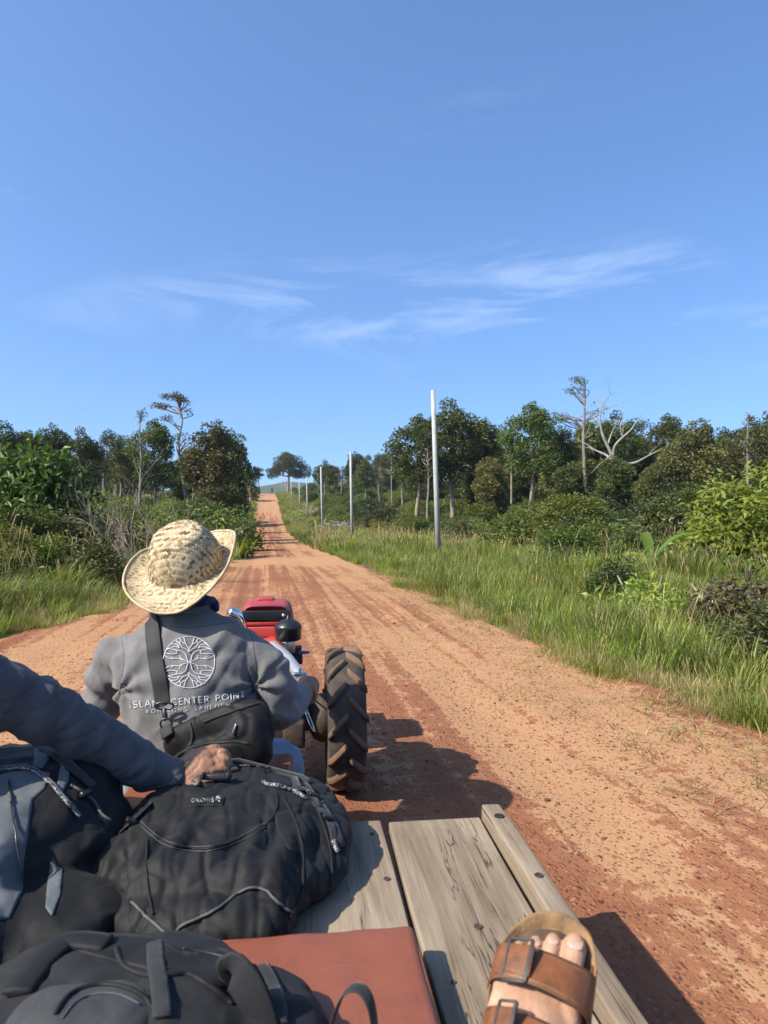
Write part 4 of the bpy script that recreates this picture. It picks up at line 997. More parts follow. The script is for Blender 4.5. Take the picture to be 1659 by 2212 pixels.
# ================================================================== trailer
DZ = .55
TR = empty('farm_trailer', (0, 0, 0), -VY, 'flat wooden farm trailer deck of grey weathered planks under the bags', 'trailer')
def plank(x0, x1, y0, y1, z0, z1, name='plank', bev=.005):
    mb = MB(); ny_ = 16
    v, f = [], []
    for i in range(ny_ + 1):
        y = y0 + (y1 - y0) * i / ny_; wob = .0022 * math.sin(y * 7 + x0 * 40) + .0018 * noise.noise(Vector((x0 * 9, y * 5, 0)))
        for x, z in ((x0 + wob, z0), (x1 + wob * .7, z0), (x1 + wob * .7, z1 + .0015 * noise.noise(Vector((x1 * 7, y * 4, 2)))), (x0 + wob, z1 + .0015 * noise.noise(Vector((x0 * 7, y * 4, 1))))): v.append(Vector((x, y, z)))
    for i in range(ny_):
        for j in range(4): f.append((4 * i + j, 4 * (i + 1) + j, 4 * (i + 1) + (j + 1) % 4, 4 * i + (j + 1) % 4))
    f.append((0, 1, 2, 3)); f.append((4 * ny_ + 3, 4 * ny_ + 2, 4 * ny_ + 1, 4 * ny_))
    mb.add(v, f)
    me = mb.mesh(name, False); bm = bmesh.new(); bm.from_mesh(me); bmesh.ops.recalc_face_normals(bm, faces=bm.faces[:])
    es = [e for e in bm.edges if len(e.link_faces) == 2 and e.calc_face_angle(0) > .9]
    bmesh.ops.bevel(bm, geom=es, offset=bev, segments=3, profile=.6, affect='EDGES'); bm.to_mesh(me); bm.free()
    return link(name, me, M_WOOD, TR, loc=(0, 0, 0))
for x0, x1, yf in ((.204, .424, 1.662), (-.034, .190, 1.675), (-.262, -.046, 1.66), (-.49, -.274, 1.668), (-.72, -.502, 1.66), (-.86, -.732, 1.66)):
    plank(x0, x1, -1.1, yf, DZ - .035, DZ)
bm_ = plank(.434, .479, -1.1, 1.672, DZ - .06, DZ + .026, 'edge_beam', .006)
for x in (-.6, 0, .35):
    mb = MB(); mb.box((x, .28, DZ - .085), (.07, 2.7, .09)); mb.build('joist', M_WOOD, TR, bevel=.004, loc=(0, 0, 0))
mb = MB(); mb.box((-.18, -.6, .465), (1.5, .06, .06)); mb.box((-.18, -.6, .425), (.08, .4, .05)); mb.build('axle', M_GREASE, TR, bevel=.005, loc=(0, 0, 0))
mb = MB(); mb.tube([(-.18, .9, DZ - .15), (-.18, 2.2, .40), (-.18, 2.95, .36)], [.035, .035, .03], 10); mb.build('drawbar', M_GREASE, TR, loc=(0, 0, 0))
def ring_hole(x, y, z, r0):
    mb = MB(); n_ = 20
    v = [Vector((x + r0 * q * math.cos(a), y + r0 * q * math.sin(a), z + dz)) for q, dz in ((1.12, .0006), (1.0, .0022), (.86, .0012)) for a in [2 * math.pi * k / n_ for k in range(n_)]] + [Vector((x, y, z + .0008))]
    f = [(i * n_ + j, i * n_ + (j + 1) % n_, (i + 1) * n_ + (j + 1) % n_, (i + 1) * n_ + j) for i in range(2) for j in range(n_)] + [(2 * n_ + j, 2 * n_ + (j + 1) % n_, 3 * n_) for j in range(n_)]
    mb.add(v, f); return mb
ring_hole(.4565, 1.60, DZ + .0265, .011).build('bolt_hole_shade', M_DARK, TR, loc=(0, 0, 0))  # raised disc, coloured black for the shade inside a bolt hole
ring_hole(.458, 1.33, DZ + .0265, .008).build('nail_head', M_GREASE, TR, loc=(0, 0, 0))
ring_hole(.17, 1.40, DZ + .001, .006).build('nail_head', M_GREASE, TR, loc=(0, 0, 0))
ring_hole(.31, 1.22, DZ + .001, .007).build('nail_head', M_GREASE, TR, loc=(0, 0, 0))
ring_hole(.16, 1.60, DZ + .001, .004).build('nail_head', M_GREASE, TR, loc=(0, 0, 0))
ring_hole(.235, 1.08, DZ + .001, .004).build('nail_head', M_GREASE, TR, loc=(0, 0, 0))

# wheels shared by tractor and trailer
def tyre_mesh():
    prof = [(-.055, .175), (-.078, .20), (-.084, .24), (-.083, .275), (-.072, .297), (-.04, .303), (0, .305), (.04, .303), (.072, .297), (.083, .275), (.084, .24), (.078, .20), (.055, .175)]
    v, f, n_ = [], [], 64
    for k in range(n_):
        a = 2 * math.pi * k / n_
        for x, r_ in prof: v.append(Vector((x, -r_ * math.cos(a), r_ * math.sin(a))))
    m_ = len(prof)
    for k in range(n_):
        for j in range(m_): f.append((k * m_ + j, ((k + 1) % n_) * m_ + j, ((k + 1) % n_) * m_ + (j + 1) % m_, k * m_ + (j + 1) % m_))
    return mesh('tyre', v, f)
def lug_mesh(sg):
    v, f = [], []; n_ = 6
    for i in range(n_ + 1):
        s_ = i / n_; x = sg * (.003 + .083 * s_); th = -.02 - .30 * s_ ** 1.1
        base = .300 - (.012 * max(0, s_ - .75) / .25); topr = .327 - .006 * s_ - (.016 * max(0, s_ - .8) / .2)
        for r_, hw in ((base, .058), (topr, .040), (topr, -.040), (base, -.058)):
            hw = hw * (.8 if i == 0 else 1)
            a = th + hw; v.append(Vector((x, -r_ * math.cos(a), r_ * math.sin(a))))
    for i in range(n_):
        for j in range(3): f.append((4 * i + j, 4 * i + j + 1, 4 * (i + 1) + j + 1, 4 * (i + 1) + j))
    f.append((0, 3, 2, 1)); f.append((4 * n_, 4 * n_ + 1, 4 * n_ + 2, 4 * n_ + 3))
    me = mesh('lug', v, f, True); bm = bmesh.new(); bm.from_mesh(me); bmesh.ops.recalc_face_normals(bm, faces=bm.faces[:])
    bmesh.ops.bevel(bm, geom=[e for e in bm.edges if len(e.link_faces) == 2 and e.calc_face_angle(0) > .5], offset=.004, segments=2, affect='EDGES'); bm.to_mesh(me); bm.free()
    me.polygons.foreach_set('use_smooth', [True] * len(me.polygons)); return me
TYRE = tyre_mesh(); LUGS = (lug_mesh(-1), lug_mesh(1)); TYRE.materials.append(M_RUB)
for q in LUGS: q.materials.append(M_LUG)
def rim_mesh():
    prof = [(-.05, .178), (-.045, .165), (-.02, .155), (.0, .12), (.01, .06), (.012, .0)]; v, f, n_ = [], [], 32
    for k in range(n_):
        a = 2 * math.pi * k / n_
        for x, r_ in prof: v.append(Vector((x, -r_ * math.cos(a), r_ * math.sin(a))))
    m_ = len(prof)
    for k in range(n_):
        for j in range(m_ - 1): f.append((k * m_ + j, ((k + 1) % n_) * m_ + j, ((k + 1) % n_) * m_ + j + 1, k * m_ + j + 1))
    return mesh('rim', v, f)
RIM = rim_mesh(); RIM.materials.append(M_GREASE)
def wheel(parent, loc, flip=False, turn=0.0, lugs=True, s=1.0):
    t_ = bpy.data.objects.new('tyre', TYRE); COL.objects.link(t_); t_.parent = parent; t_.location = loc; t_.rotation_euler = (turn, 0, 0); t_.scale = (s, s, s)
    r_ = bpy.data.objects.new('rim', RIM); COL.objects.link(r_); r_.parent = parent; r_.location = loc; r_.scale = (-s if flip else s, s, s)
    if lugs:
        for k in range(15):
            for j in (0, 1):
                l_ = bpy.data.objects.new('lug', LUGS[j]); COL.objects.link(l_); l_.parent = t_; l_.rotation_euler = (2 * math.pi * (k + .5 * j) / 15 * -1 + random.uniform(-.02, .02), 0, random.uniform(-.02, .02)); l_.scale = (random.uniform(.96, 1.02),) + (random.uniform(.985, 1.005),) * 2
wheel(TR, (.62, -.6, .522), lugs=True); wheel(TR, (-.98, -.6, .522), True)

# ================================================================== tractor
TC = -.175
TT = empty('walking_tractor', (0, 0, 0), -VY, 'red two-wheeled walking tractor with black air filter, pulling the trailer', 'tractor')
LZ = (0, 0, 0)
wheel(TT, (.20, 3.30, .326), turn=.09); wheel(TT, (-.55, 3.30, .326), True, turn=.3)
mb = MB(); mb.tube([(-.56, 3.3, .33), (.12, 3.3, .33)], .058, 14); mb.tube([(.09, 3.3, .33), (.125, 3.3, .33)], .11, 16); mb.tube([(-.08, 3.3, .33), (-.02, 3.3, .33)], .085, 14)
for k in range(6):
    a = k * math.pi / 3; mb.tube([(.07, 3.3 + .085 * math.cos(a), .33 + .085 * math.sin(a)), (.13, 3.3 + .085 * math.cos(a), .33 + .085 * math.sin(a))], .011, 6)
mb.build('axle_housing', M_GREASE, TT, loc=LZ)
mb = MB(); mb.box((TC, 3.32, .40), (.24, .36, .28)); mb.box((TC, 3.55, .33), (.2, .5, .12)); mb.box((-.03, 3.18, .30), (.10, .09, .12)); mb.build('gearbox', M_GREASE, TT, bevel=.015, loc=LZ)
mb = MB(); mb.box((TC, 3.98, .46), (.26, .46, .26)); mb.box((TC + .12, 3.78, .44), (.10, .14, .2)); mb.build('engine_block', M_REDD, TT, bevel=.012, loc=LZ)
# hood: rounded shell with a dark band
def hood_section(y, s, zt, wd):
    o = []
    for a in np.linspace(0, math.pi, 15):
        c, q = math.cos(a), math.sin(a); o.append(Vector((TC + wd * math.copysign(abs(c) ** .38, c), y, .60 + (zt - .60) * abs(q) ** .45)))
    return o
v, f = [], []; secs = [(3.66, .955, .13), (3.70, 1.0, .137), (3.82, 1.02, .140), (3.93, .99, .138), (3.98, .93, .125)]
for y, s_, wd in secs: v += hood_section(y, s_, .605 + .205 * s_, wd)
for i in range(len(secs) - 1):
    for j in range(14): f.append((15 * i + j, 15 * i + j + 1, 15 * (i + 1) + j + 1, 15 * (i + 1) + j))
f.append(tuple(range(15))); f.append(tuple(15 * (len(secs) - 1) + j for j in range(14, -1, -1)))
MB().add(v, f).build('hood', M_RED, TT, loc=LZ)
mb = MB(); mb.box((TC, 3.652, .755), (.25, .012, .05)); mb.build('hood_band', M_BPLAST, TT, bevel=.005, loc=LZ)
mb = MB(); mb.box((TC, 3.654, .712), (.235, .010, .018)); mb.build('hood_lip', M_RED, TT, bevel=.004, loc=LZ)
mb = MB(); mb.box((TC, 3.654, .655), (.20, .010, .085)); mb.build('hood_panel', M_REDD, TT, bevel=.006, loc=LZ)
mb = MB(); mb.tube([(TC + .09, 3.635, .755), (TC + .09, 3.65, .755)], .010, 12); mb.build('hood_bolt', M_STEEL, TT, loc=LZ)
mb = MB(); mb.box((TC - .01, 3.86, .8165), (.085, .12, .012)); mb.build('hood_scoop', M_RED, TT, bevel=.005, loc=LZ)
mb = MB(); mb.tube(spline([(TC - .115, 3.62, .56), (TC - .115, 3.60, .68), (TC - .12, 3.58, .74), (TC - .14, 3.56, .775), (TC - .165, 3.55, .79)], 5), .026, 14); mb.build('exhaust_pipe', M_CHROME, TT, loc=LZ)
def lathe(prof, c, n_=28):
    v, f = [], []
    for r_, z in prof:
        for k in range(n_): a = 2 * math.pi * k / n_; v.append(Vector((c[0] + r_ * math.cos(a), c[1] + r_ * math.sin(a), c[2] + z)))
    for i in range(len(prof) - 1):
        for k in range(n_): f.append((i * n_ + k, i * n_ + (k + 1) % n_, (i + 1) * n_ + (k + 1) % n_, (i + 1) * n_ + k))
    f.append(tuple(range(n_))[::-1]); f.append(tuple((len(prof) - 1) * n_ + k for k in range(n_))); return v, f
ac = (TC + .115, 3.50, .655)
af = MB().add(*lathe([(.055, 0), (.063, .006), (.064, .055), (.066, .058), (.066, .068), (.062, .074), (.050, .088), (.03, .099), (.010, .104), (.009, .11), (.002, .126)], ac)).build('air_filter', M_BPLAST, TT, loc=LZ)
mb = MB(); mb.tube([(ac[0], ac[1], .655), (ac[0], ac[1], .60)], .034, 14); mb.tube([(ac[0], ac[1], .62), (ac[0] - .05, ac[1] + .16, .56)], .026, 12); mb.build('intake_pipe', M_STEEL, TT, loc=LZ)
mb = MB(); mb.box((ac[0] + .03, ac[1] + .07, .585), (.07, .08, .05)); mb.box((ac[0] + .045, ac[1] + .05, .55), (.05, .06, .04)); mb.tube([(ac[0] + .01, ac[1] + .02, .50), (ac[0] + .04, ac[1] + .02, .50)], .03, 10); mb.build('carburettor', M_GREASE, TT, bevel=.004, loc=LZ)
mb = MB(); mb.tube([(ac[0] + .055, ac[1], .592), (ac[0] + .10, ac[1] - .01, .594)], [.010, .006], 8); mb.build('fuel_tap', plain('blue_tap', (.02, .06, .3), .4), TT, loc=LZ)
mb = MB(); mb.box((TC + .03, 3.60, .60), (.11, .12, .10)); mb.build('fuel_cap_cover', M_REDD, TT, bevel=.02, loc=LZ)
# handlebars, seen beyond the driver's arms
IV = Matrix.Rotation(VY, 3, 'Z')                    # world -> tractor frame
def L_(p): return IV @ p
DK = 1.12                            # the driver sits this much further out than first laid out
HR0 = P(663, 1488, 2.60); HL0 = P(203, 1492, 2.50)
def DKP(q): return EYEV + (q - EYEV) * DK
HR, HL = DKP(HR0), DKP(HL0)
mb = MB()
mb.tube(spline([L_(P(590, 1395, 3.45)), L_(P(618, 1420, 3.2)), L_(P(645, 1456, 3.0)), L_(HR + UP * .005)], 6), lerp_list([.026, .027, .026, .016], 19), 14)
mb.tube(spline([(TC - .12, 3.4, .55), L_(P(330, 1420, 3.15)), L_(P(230, 1456, 2.95)), L_(HL)], 6), lerp_list([.026, .026, .024, .016], 19), 12)
mb.tube([(TC - .10, 3.38, .50), (TC + .12, 3.42, .52)], .025, 10)
mb.build('handlebar', M_ALU, TT, loc=LZ)
mb = MB(); ga, gb_ = L_(HR + FWD * .06 + UP * .008), L_(P(658, 1513, 2.80)); mb.tube([ga, ga.lerp(gb_, .5), gb_], [.017, .018, .020], 14); mb.build('grip', M_BPLAST, TT, loc=LZ)
mb = MB(); ga, gb_ = L_(HL + FWD * .06), L_(HL - FWD * .08); mb.tube([ga, gb_], .018, 12); mb.build('grip', M_BPLAST, TT, loc=LZ)
mb = MB(); q0 = P(648, 1456, 2.96); mb.box(L_(q0), (.055, .03, .012)); mb.tube([L_(q0 + UP * .004), L_(q0 + UP * .022)], .006, 8); mb.build('lever_bracket', M_STEEL, TT, bevel=.003, loc=LZ)
lp = [P(a, b_, c * DK) for a, b_, c in ((652, 1524, 2.60), (660, 1528, 2.58), (668, 1545, 2.56), (676, 1566, 2.54), (680, 1578, 2.535), (675, 1575, 2.53), (667, 1560, 2.52), (661, 1542, 2.53), (658, 1528, 2.56))]
lp = [L_(q) for q in spline(lp, 5)]
MB().add(*loft(lp, [(.003, .011)] * len(lp), 8, up=(0, 1, 0))).build('brake_lever', M_CHROME, TT, loc=LZ)

for pts, r_ in (([(648, 1460, 2.95), (625, 1440, 3.1), (606, 1425, 3.3), (600, 1405, 3.5)], .005), ([(652, 1462, 2.95), (640, 1470, 3.05), (622, 1462, 3.2), (610, 1440, 3.45)], .004), ([(625, 1402, 3.55), (632, 1420, 3.5), (620, 1440, 3.4), (606, 1432, 3.45)], .006)):
    q = [L_(P(*a)) for a in pts]; MB().add(*loft(spline(q, 6), r_, 7)).build('cable', M_BPLAST, TT, loc=LZ)
for x_, z_ in ((-.105, .70), (.095, .70), (-.08, .63), (.08, .63)):
    mb = MB(); mb.tube([(TC + x_, 3.640, z_), (TC + x_, 3.652, z_)], .006, 6); mb.build('bolt', M_STEEL, TT, loc=LZ)
# ================================================================== driver
D0 = P(430, 1700, 2.12); D0.z = 0
DR = empty('person', D0, 0, 'driver in grey printed jacket seen from behind, steering the tractor', 'person')
def ring(px_, py_, d_, hwpx, hd): return P(px_, py_, d_), (hwpx / F * d_, hd)
def bodypath(rs, shrink=1.0, n=5):
    pts = [r_[0] for r_ in rs]; rad = [(r_[1][0] * shrink, r_[1][1] * shrink) for r_ in rs]
    sp = spline(pts, n); return sp, lerp_list(rad, len(sp))
TOR = [ring(425, 1720, 2.14, 152, .135), ring(420, 1640, 2.12, 148, .13), ring(412, 1570, 2.12, 143, .125), ring(405, 1500, 2.14, 142, .125), ring(400, 1440, 2.17, 150, .125), ring(399, 1400, 2.18, 152, .115), ring(398, 1370, 2.19, 128, .10), ring(397, 1345, 2.20, 88, .08), ring(396, 1322, 2.21, 60, .066), ring(396, 1300, 2.22, 53, .062)]
SR = [P(530, 1405, 2.18), P(572, 1432, 2.17), P(598, 1490, 2.16), P(606, 1538, 2.19), P(628, 1522, 2.34), P(646, 1500, 2.48)]
RR_ = [.064, .062, .058, .055, .050, .041]
SL = [P(272, 1410, 2.18), P(240, 1440, 2.19), P(227, 1490, 2.21), P(224, 1540, 2.25), P(216, 1520, 2.38), P(206, 1500, 2.46)]
mb = MB()
sp, rd_ = bodypath(TOR); mb.add(*loft(sp, rd_, 28, up=FWD, power=2.5))
mb.add(*slimb([P(450, 1392, 2.19)] + SR, [.06] + RR_, 6, 18)); mb.add(*slimb([P(345, 1394, 2.19)] + SL, [.06] + RR_, 6, 18))
mb.add(*ellipsoid(P(528, 1400, 2.19), (.075, .075, .052), None)); mb.add(*ellipsoid(P(272, 1406, 2.19), (.075, .075, .052), None))
def jfold(c, n_):
    q = c - P(400, 1450, 2.05); x = q.dot(RGT); z = q.z
    low = noise.noise(Vector((x * 7 + z * 3, z * 5, 1.7))) * .006 + noise.noise(Vector((x * 16 - z * 9, z * 8, 4.1))) * .0035
    # pulls from the armpits and gathers at the elbows
    for ax, az_, sx in ((-.19, -.06, -1), (.19, -.06, 1)):
        dx, dz = x - ax, z - az_; rr2 = math.hypot(dx, dz)
        ang = math.atan2(dz, dx * sx); low += .006 * math.exp(-(rr2 / .11) ** 2) * math.sin(ang * 7 + 1)
    low += .0045 * math.sin(z * 70 + x * 24 + 2.5 * noise.noise(q * 8)) * min(1, max(0, (abs(x) - .19) * 9))
    low += .006 * (ridged(Vector((x * 6 + z * 2.5, z * 2.2 - x, 9.0))) - .5) + .004 * (ridged(Vector((x * 13 - z * 6, z * 5 + x * 2, 2.0))) - .5)
    sharp = lambda w_: max(0, 1 - abs(w_) * 5.5) ** 1.5
    low += .0035 * sharp(noise.noise(Vector((x * 9 + z * 5, z * 3.2 - x * 2, 6.3)))) * min(1, max(.25, abs(x) * 5))
    low -= .0035 * sharp(noise.noise(Vector((x * 7 - z * 6, z * 4 + x * 3, 12.1)))) * min(1, max(.25, abs(x) * 5))
    return low * 1.45
jm = remesh(mb, .0065, 5, jfold, 'jacket')
# the hem is open: cut the jacket's bottom, the cuffs and the neck
def cut(me, tests):
    bm = bmesh.new(); bm.from_mesh(me); bm.faces.ensure_lookup_table()
    kill = [q for q in bm.faces if any(t_(q.calc_center_median()) for t_ in tests)]
    bmesh.ops.delete(bm, geom=kill, context='FACES'); bm.to_mesh(me); bm.free(); return me
JK = link('jacket', jm, M_JACKET, DR); bvJ = bvh_of(JK)
mb = MB()           # body in one skin: trunk, neck, head, arms, hands, legs
sp, rd_ = bodypath(TOR[:9], .84); mb.add(*loft(sp, rd_, 20, up=FWD, power=2.4))
HEAD = P(397, 1235, 2.24)
mb.add(*slimb([P(396, 1335, 2.21), P(397, 1290, 2.23), P(397, 1250, 2.24)], [.060, .056, .055], 4, 14))
mb.add(*ellipsoid(HEAD, (.076, .092, .108))); mb.add(*ellipsoid(HEAD + FWD * .045 - UP * .06, (.052, .05, .055)))
mb.add(*ellipsoid(HEAD + FWD * .095 - UP * .02, (.013, .018, .026)))
for s_ in (-1, 1): mb.add(*ellipsoid(HEAD + RGT * .078 * s_ - UP * .012, (.010, .018, .030)))
mb.add(*slimb([P(450, 1392, 2.19)] + SR, [.05] + [q * .72 for q in RR_], 5, 12)); mb.add(*slimb([P(345, 1394, 2.19)] + SL, [.05] + [q * .72 for q in RR_], 5, 12))
def fist(w_, g_, sg):
    """hand closed on a grip at g_, wrist at w_"""
    mb.add(*slimb([w_, w_.lerp(g_, .55) + UP * .006, g_ + UP * .022 - FWD * .005], [.026, (.034), (.033)], 4, 12))
    for k in range(4):
        o_ = FWD * (.036 - .021 * k) - UP * (.006 * k); c = g_ + o_
        r_ = .030 - .001 * abs(k - 1)
        pts = [c + RGT * sg * (-.010) + UP * .030, c + RGT * sg * (.020) + UP * .028, c + RGT * sg * .034 + UP * .006, c + RGT * sg * .028 - UP * .018, c + RGT * sg * .006 - UP * .026]
        mb.add(*slimb(pts, [.0105, .0105, .010, .009, .0075], 4, 8))
    mb.add(*slimb([g_ - RGT * sg * .02 + UP * .02 - FWD * .01, g_ - RGT * sg * .03 + UP * .002 + FWD * .02, g_ - RGT * sg * .018 - UP * .014 + FWD * .045], [.013, .0115, .009], 4, 8))
fist(SR[-1], HR0, 1); fist(SL[-1], HL0, -1)
KR, KL = P(608, 1640, 2.45), P(262, 1640, 2.45)
FR_, FL_ = P(640, 1800, 2.58), P(240, 1800, 2.58)
for hip, kn, an in ((P(478, 1705, 2.14), KR, FR_), (P(368, 1705, 2.14), KL, FL_)):
    mb.add(*slimb([hip, hip.lerp(kn, .5), kn], [.082, .072, .058], 5, 14)); mb.add(*slimb([kn, kn.lerp(an, .5), an], [.056, .052, .038], 5, 12)); mb.add(*slimb([an, an + FWD * .10 - UP * .045, an + FWD * .2 - UP * .05], [.036, .036, .026], 4, 10))
bo = link('body', remesh(mb, .005, 3, None, 'body'), M_SKIN, DR)
mb = MB()
for hip, kn, an in ((P(470, 1705, 2.14), KR, FR_), (P(376, 1705, 2.14), KL, FL_)):
    mb.add(*slimb([hip, hip.lerp(kn, .5) + UP * .006, kn], [.098, .088, .074], 5, 16)); mb.add(*slimb([kn, kn.lerp(an, .5), an], [.074, .068, .056], 5, 14))
mb.add(*ellipsoid(P(423, 1712, 2.14), (.19, .13, .10)))
def jeanf(c, n_): return .006 * noise.noise(c * 14) + .004 * (ridged(Vector((c.x * 18, c.y * 6, c.z * 22))) - .5)
link('jeans', remesh(mb, .0075, 5, jeanf, 'jeans'), M_JEANS, DR)
mb = MB()
for an in (FR_, FL_): mb.add(*slimb([an - UP * .03 - FWD * .02, an + FWD * .10 - UP * .055, an + FWD * .215 - UP * .06], [.05, .046, .034], 4, 12))
link('shoes', mb.mesh('shoes'), M_BPLAST, DR)
mb = MB(); mb.add(*ellipsoid(HEAD - FWD * .008 + UP * .012, (.081, .094, .106))); 
hm = remesh(mb, .006, 2, None, 'hair'); cut(hm, [lambda c: (c - HEAD).dot(FWD) > .055 or c.z < HEAD.z - .06]); link('hair', hm, M_HAIR, DR)
# stand-up collar and scarf
col_c = [P(396, 1334, 2.205), P(396, 1320, 2.21), P(397, 1303, 2.215), P(397, 1294, 2.218)]
v, f = loft(col_c, [(.092, .078), (.086, .074), (.080, .071), (.078, .070)], 32, up=FWD, round_ends=False); f = f[:-2]
mb = MB().add(v, f); o = mb.build('collar', M_JACKET, DR); o.modifiers.new('s', 'SOLIDIFY').thickness = .004
scp = [P(397 + 62 * math.cos(a), 1300 + 5 * math.sin(3 * a), 2.215 + .082 * math.sin(a)) for a in np.linspace(0, 2 * math.pi, 28)]
mb = MB(); mb.tube(scp, [.014 + .004 * math.sin(5 * k) for k in range(28)], 8); mb.tube(spline([P(455, 1296, 2.22), P(462, 1306, 2.215), P(468, 1318, 2.2)], 4), lerp_list([.016, .017, .008], 9), 8)
link('scarf', mb.mesh('scarf'), M_SCARF, DR)
for pts in ([(262, 1376), (266, 1400), (268, 1430), (262, 1470), (258, 1500)], [(540, 1366), (548, 1400), (552, 1440), (550, 1480), (556, 1510)], [(300, 1345), (340, 1352), (400, 1356), (460, 1350), (510, 1343)]):
    q = hitline(bvJ, pts, .0002, 6)
    if len(q) > 3: MB().add(*loft(q, [(.0014, .0009)] * len(q), 6, up=-FWD)).build('seam', M_JACKET2, DR)
# print on the back: ring with branching tree, two lines of lettering
def strokes(name, bv, lines, rad, m_, parent, off=.0024, px_scale=None, flatn=.35, seg=5):
    mb = MB()
    for ln in lines:
        pts = []
        for a, b_ in zip(ln[:-1], ln[1:]):
            n_ = max(1, int(math.hypot(b_[0] - a[0], b_[1] - a[1]) / 2.5))
            pts += [(a[0] + (b_[0] - a[0]) * k / n_, a[1] + (b_[1] - a[1]) * k / n_) for k in range(n_)]
        pts.append(ln[-1]); q = [h_ for h_ in (hit(bv, a, b_, off) for a, b_ in pts) if h_ is not None]
        # the line follows the cloth: drop jumps
        if len(q) > 1: mb.add(*loft(q, [(rad, rad * flatn)] * len(q), seg, up=-FWD))
    return tag(link(name, mb.mesh(name), m_, parent), kind='stuff')
cx_, cy_, cr_ = 408.5, 1431, 55.5
br = [[(.02, .0), (.08, -.12), (.13, -.3), (.28, -.43), (.5, -.47), (.78, -.52), (.9, -.44)], [(.02, 0), (.24, -.09), (.42, -.15), (.68, -.13), (.88, -.22), (.97, -.3)],
      [(.24, -.09), (.33, -.18), (.36, -.27)], [(.5, -.47), (.45, -.36), (.7, -.32), (.95, -.36)], [(0, -.38), (.1, -.5), (.26, -.58), (.36, -.72), (.5, -.84)],
      [(0, -.38), (.02, -.55), (.12, -.7), (.2, -.96)], [(.12, -.7), (.22, -.74), (.26, -.8)], [(.36, -.55), (.48, -.6), (.66, -.58), (.86, -.5)], [(.36, -.55), (.46, -.68), (.7, -.70), (.76, -.62)],
      [(.36, -.72), (.3, -.84), (.38, -.92)], [(.6, -.14), (.68, -.2), (.72, -.2)], [(0, -.38), (0, -.44)]]
lines = []
for ln in br:
    for sx in (-1, 1):
        for sy in (-1, 1): lines.append([(cx_ + cr_ * sx * q.x, cy_ + cr_ * sy * q.y) for q in spline([Vector((a, b_, 0)) for a, b_ in ln], 4)])
lines.append([(cx_ + cr_ * math.cos(a), cy_ + cr_ * math.sin(a)) for a in np.linspace(0, 2 * math.pi, 60)])
strokes('tree_emblem', bvJ, lines, .0013, M_PRINT, DR)
def arc(cx, cy, rx, ry, a0, a1, n_=9): return [(cx + rx * math.cos(R(a)), cy + ry * math.sin(R(a))) for a in np.linspace(a0, a1, n_)]
GLY = {  # y up, cap height 1
 'I': (.12, [[(.06, 0), (.06, 1)]]), 'S': (.62, [arc(.31, .74, .25, .26, 30, 270, 9) + arc(.31, .25, .28, .25, 80, -150, 9)]), 'L': (.5, [[(.04, 1), (.04, 0), (.5, 0)]]),
 'A': (.8, [[(0, 0), (.4, 1), (.8, 0)], [(.15, .34), (.65, .34)]]), 'N': (.72, [[(.04, 0), (.04, 1), (.68, 0), (.68, 1)]]), 'D': (.72, [[(.04, 0), (.04, 1), (.3, 1)] + arc(.3, .5, .4, .5, 90, -90) + [(.04, 0)]]),
 'C': (.8, [arc(.46, .5, .44, .5, 45, 315, 14)]), 'E': (.55, [[(.52, 1), (.04, 1), (.04, 0), (.54, 0)], [(.04, .52), (.46, .52)]]), 'T': (.64, [[(0, 1), (.64, 1)], [(.32, 1), (.32, 0)]]),
 'R': (.64, [[(.04, 0), (.04, 1), (.34, 1)] + arc(.34, .73, .26, .27, 90, -90) + [(.04, .46)], [(.3, .46), (.62, 0)]]), 'P': (.6, [[(.04, 0), (.04, 1), (.32, 1)] + arc(.32, .71, .26, .29, 90, -90) + [(.04, .42)]]),
 'O': (.95, [arc(.475, .5, .46, .5, 0, 360, 18)]), 'K': (.62, [[(.04, 0), (.04, 1)], [(.6, 1), (.06, .4)], [(.22, .58), (.62, 0)]]), 'H': (.7, [[(.04, 0), (.04, 1)], [(.66, 0), (.66, 1)], [(.04, .52), (.66, .52)]]),
 'G': (.85, [arc(.46, .5, .44, .5, 45, 340, 14) + [(.88, .46), (.56, .46)]]), 'M': (.84, [[(.04, 0), (.04, 1), (.42, .3), (.80, 1), (.80, 0)]]), ' ': (.42, [])}
def text_lines(s, p0, p1, cap, track=.3, sag=0.0, flip=False):
    wd = [GLY[c][0] for c in s]; tot = sum(wd) + track * (len(s) - 1)
    L = math.hypot(p1[0] - p0[0], p1[1] - p0[1]); ux, uy = (p1[0] - p0[0]) / L, (p1[1] - p0[1]) / L; sx = L / tot; x = 0; o = []
    for c, w_ in zip(s, wd):
        for ln in GLY[c][1]:
            row = []
            for a, b_ in ln:
                q = (x + a) * sx; t_ = q / L; sg = sag * 4 * t_ * (1 - t_)
                row.append((p0[0] + ux * q + uy * b_ * cap, p0[1] + uy * q - ux * b_ * cap + sg))
            o.append(row)
        x += w_ + track
    return o
strokes('lettering', bvJ, text_lines('ISLAND CENTER POINT', (283, 1529), (529, 1508), 13, .34, 2), .0014, M_PRINT, DR)
strokes('lettering', bvJ, text_lines('KOH RONG SANLOEM', (317, 1541), (496, 1527), 7.6, .62, 1.5), .0009, M_PRINT2, DR)

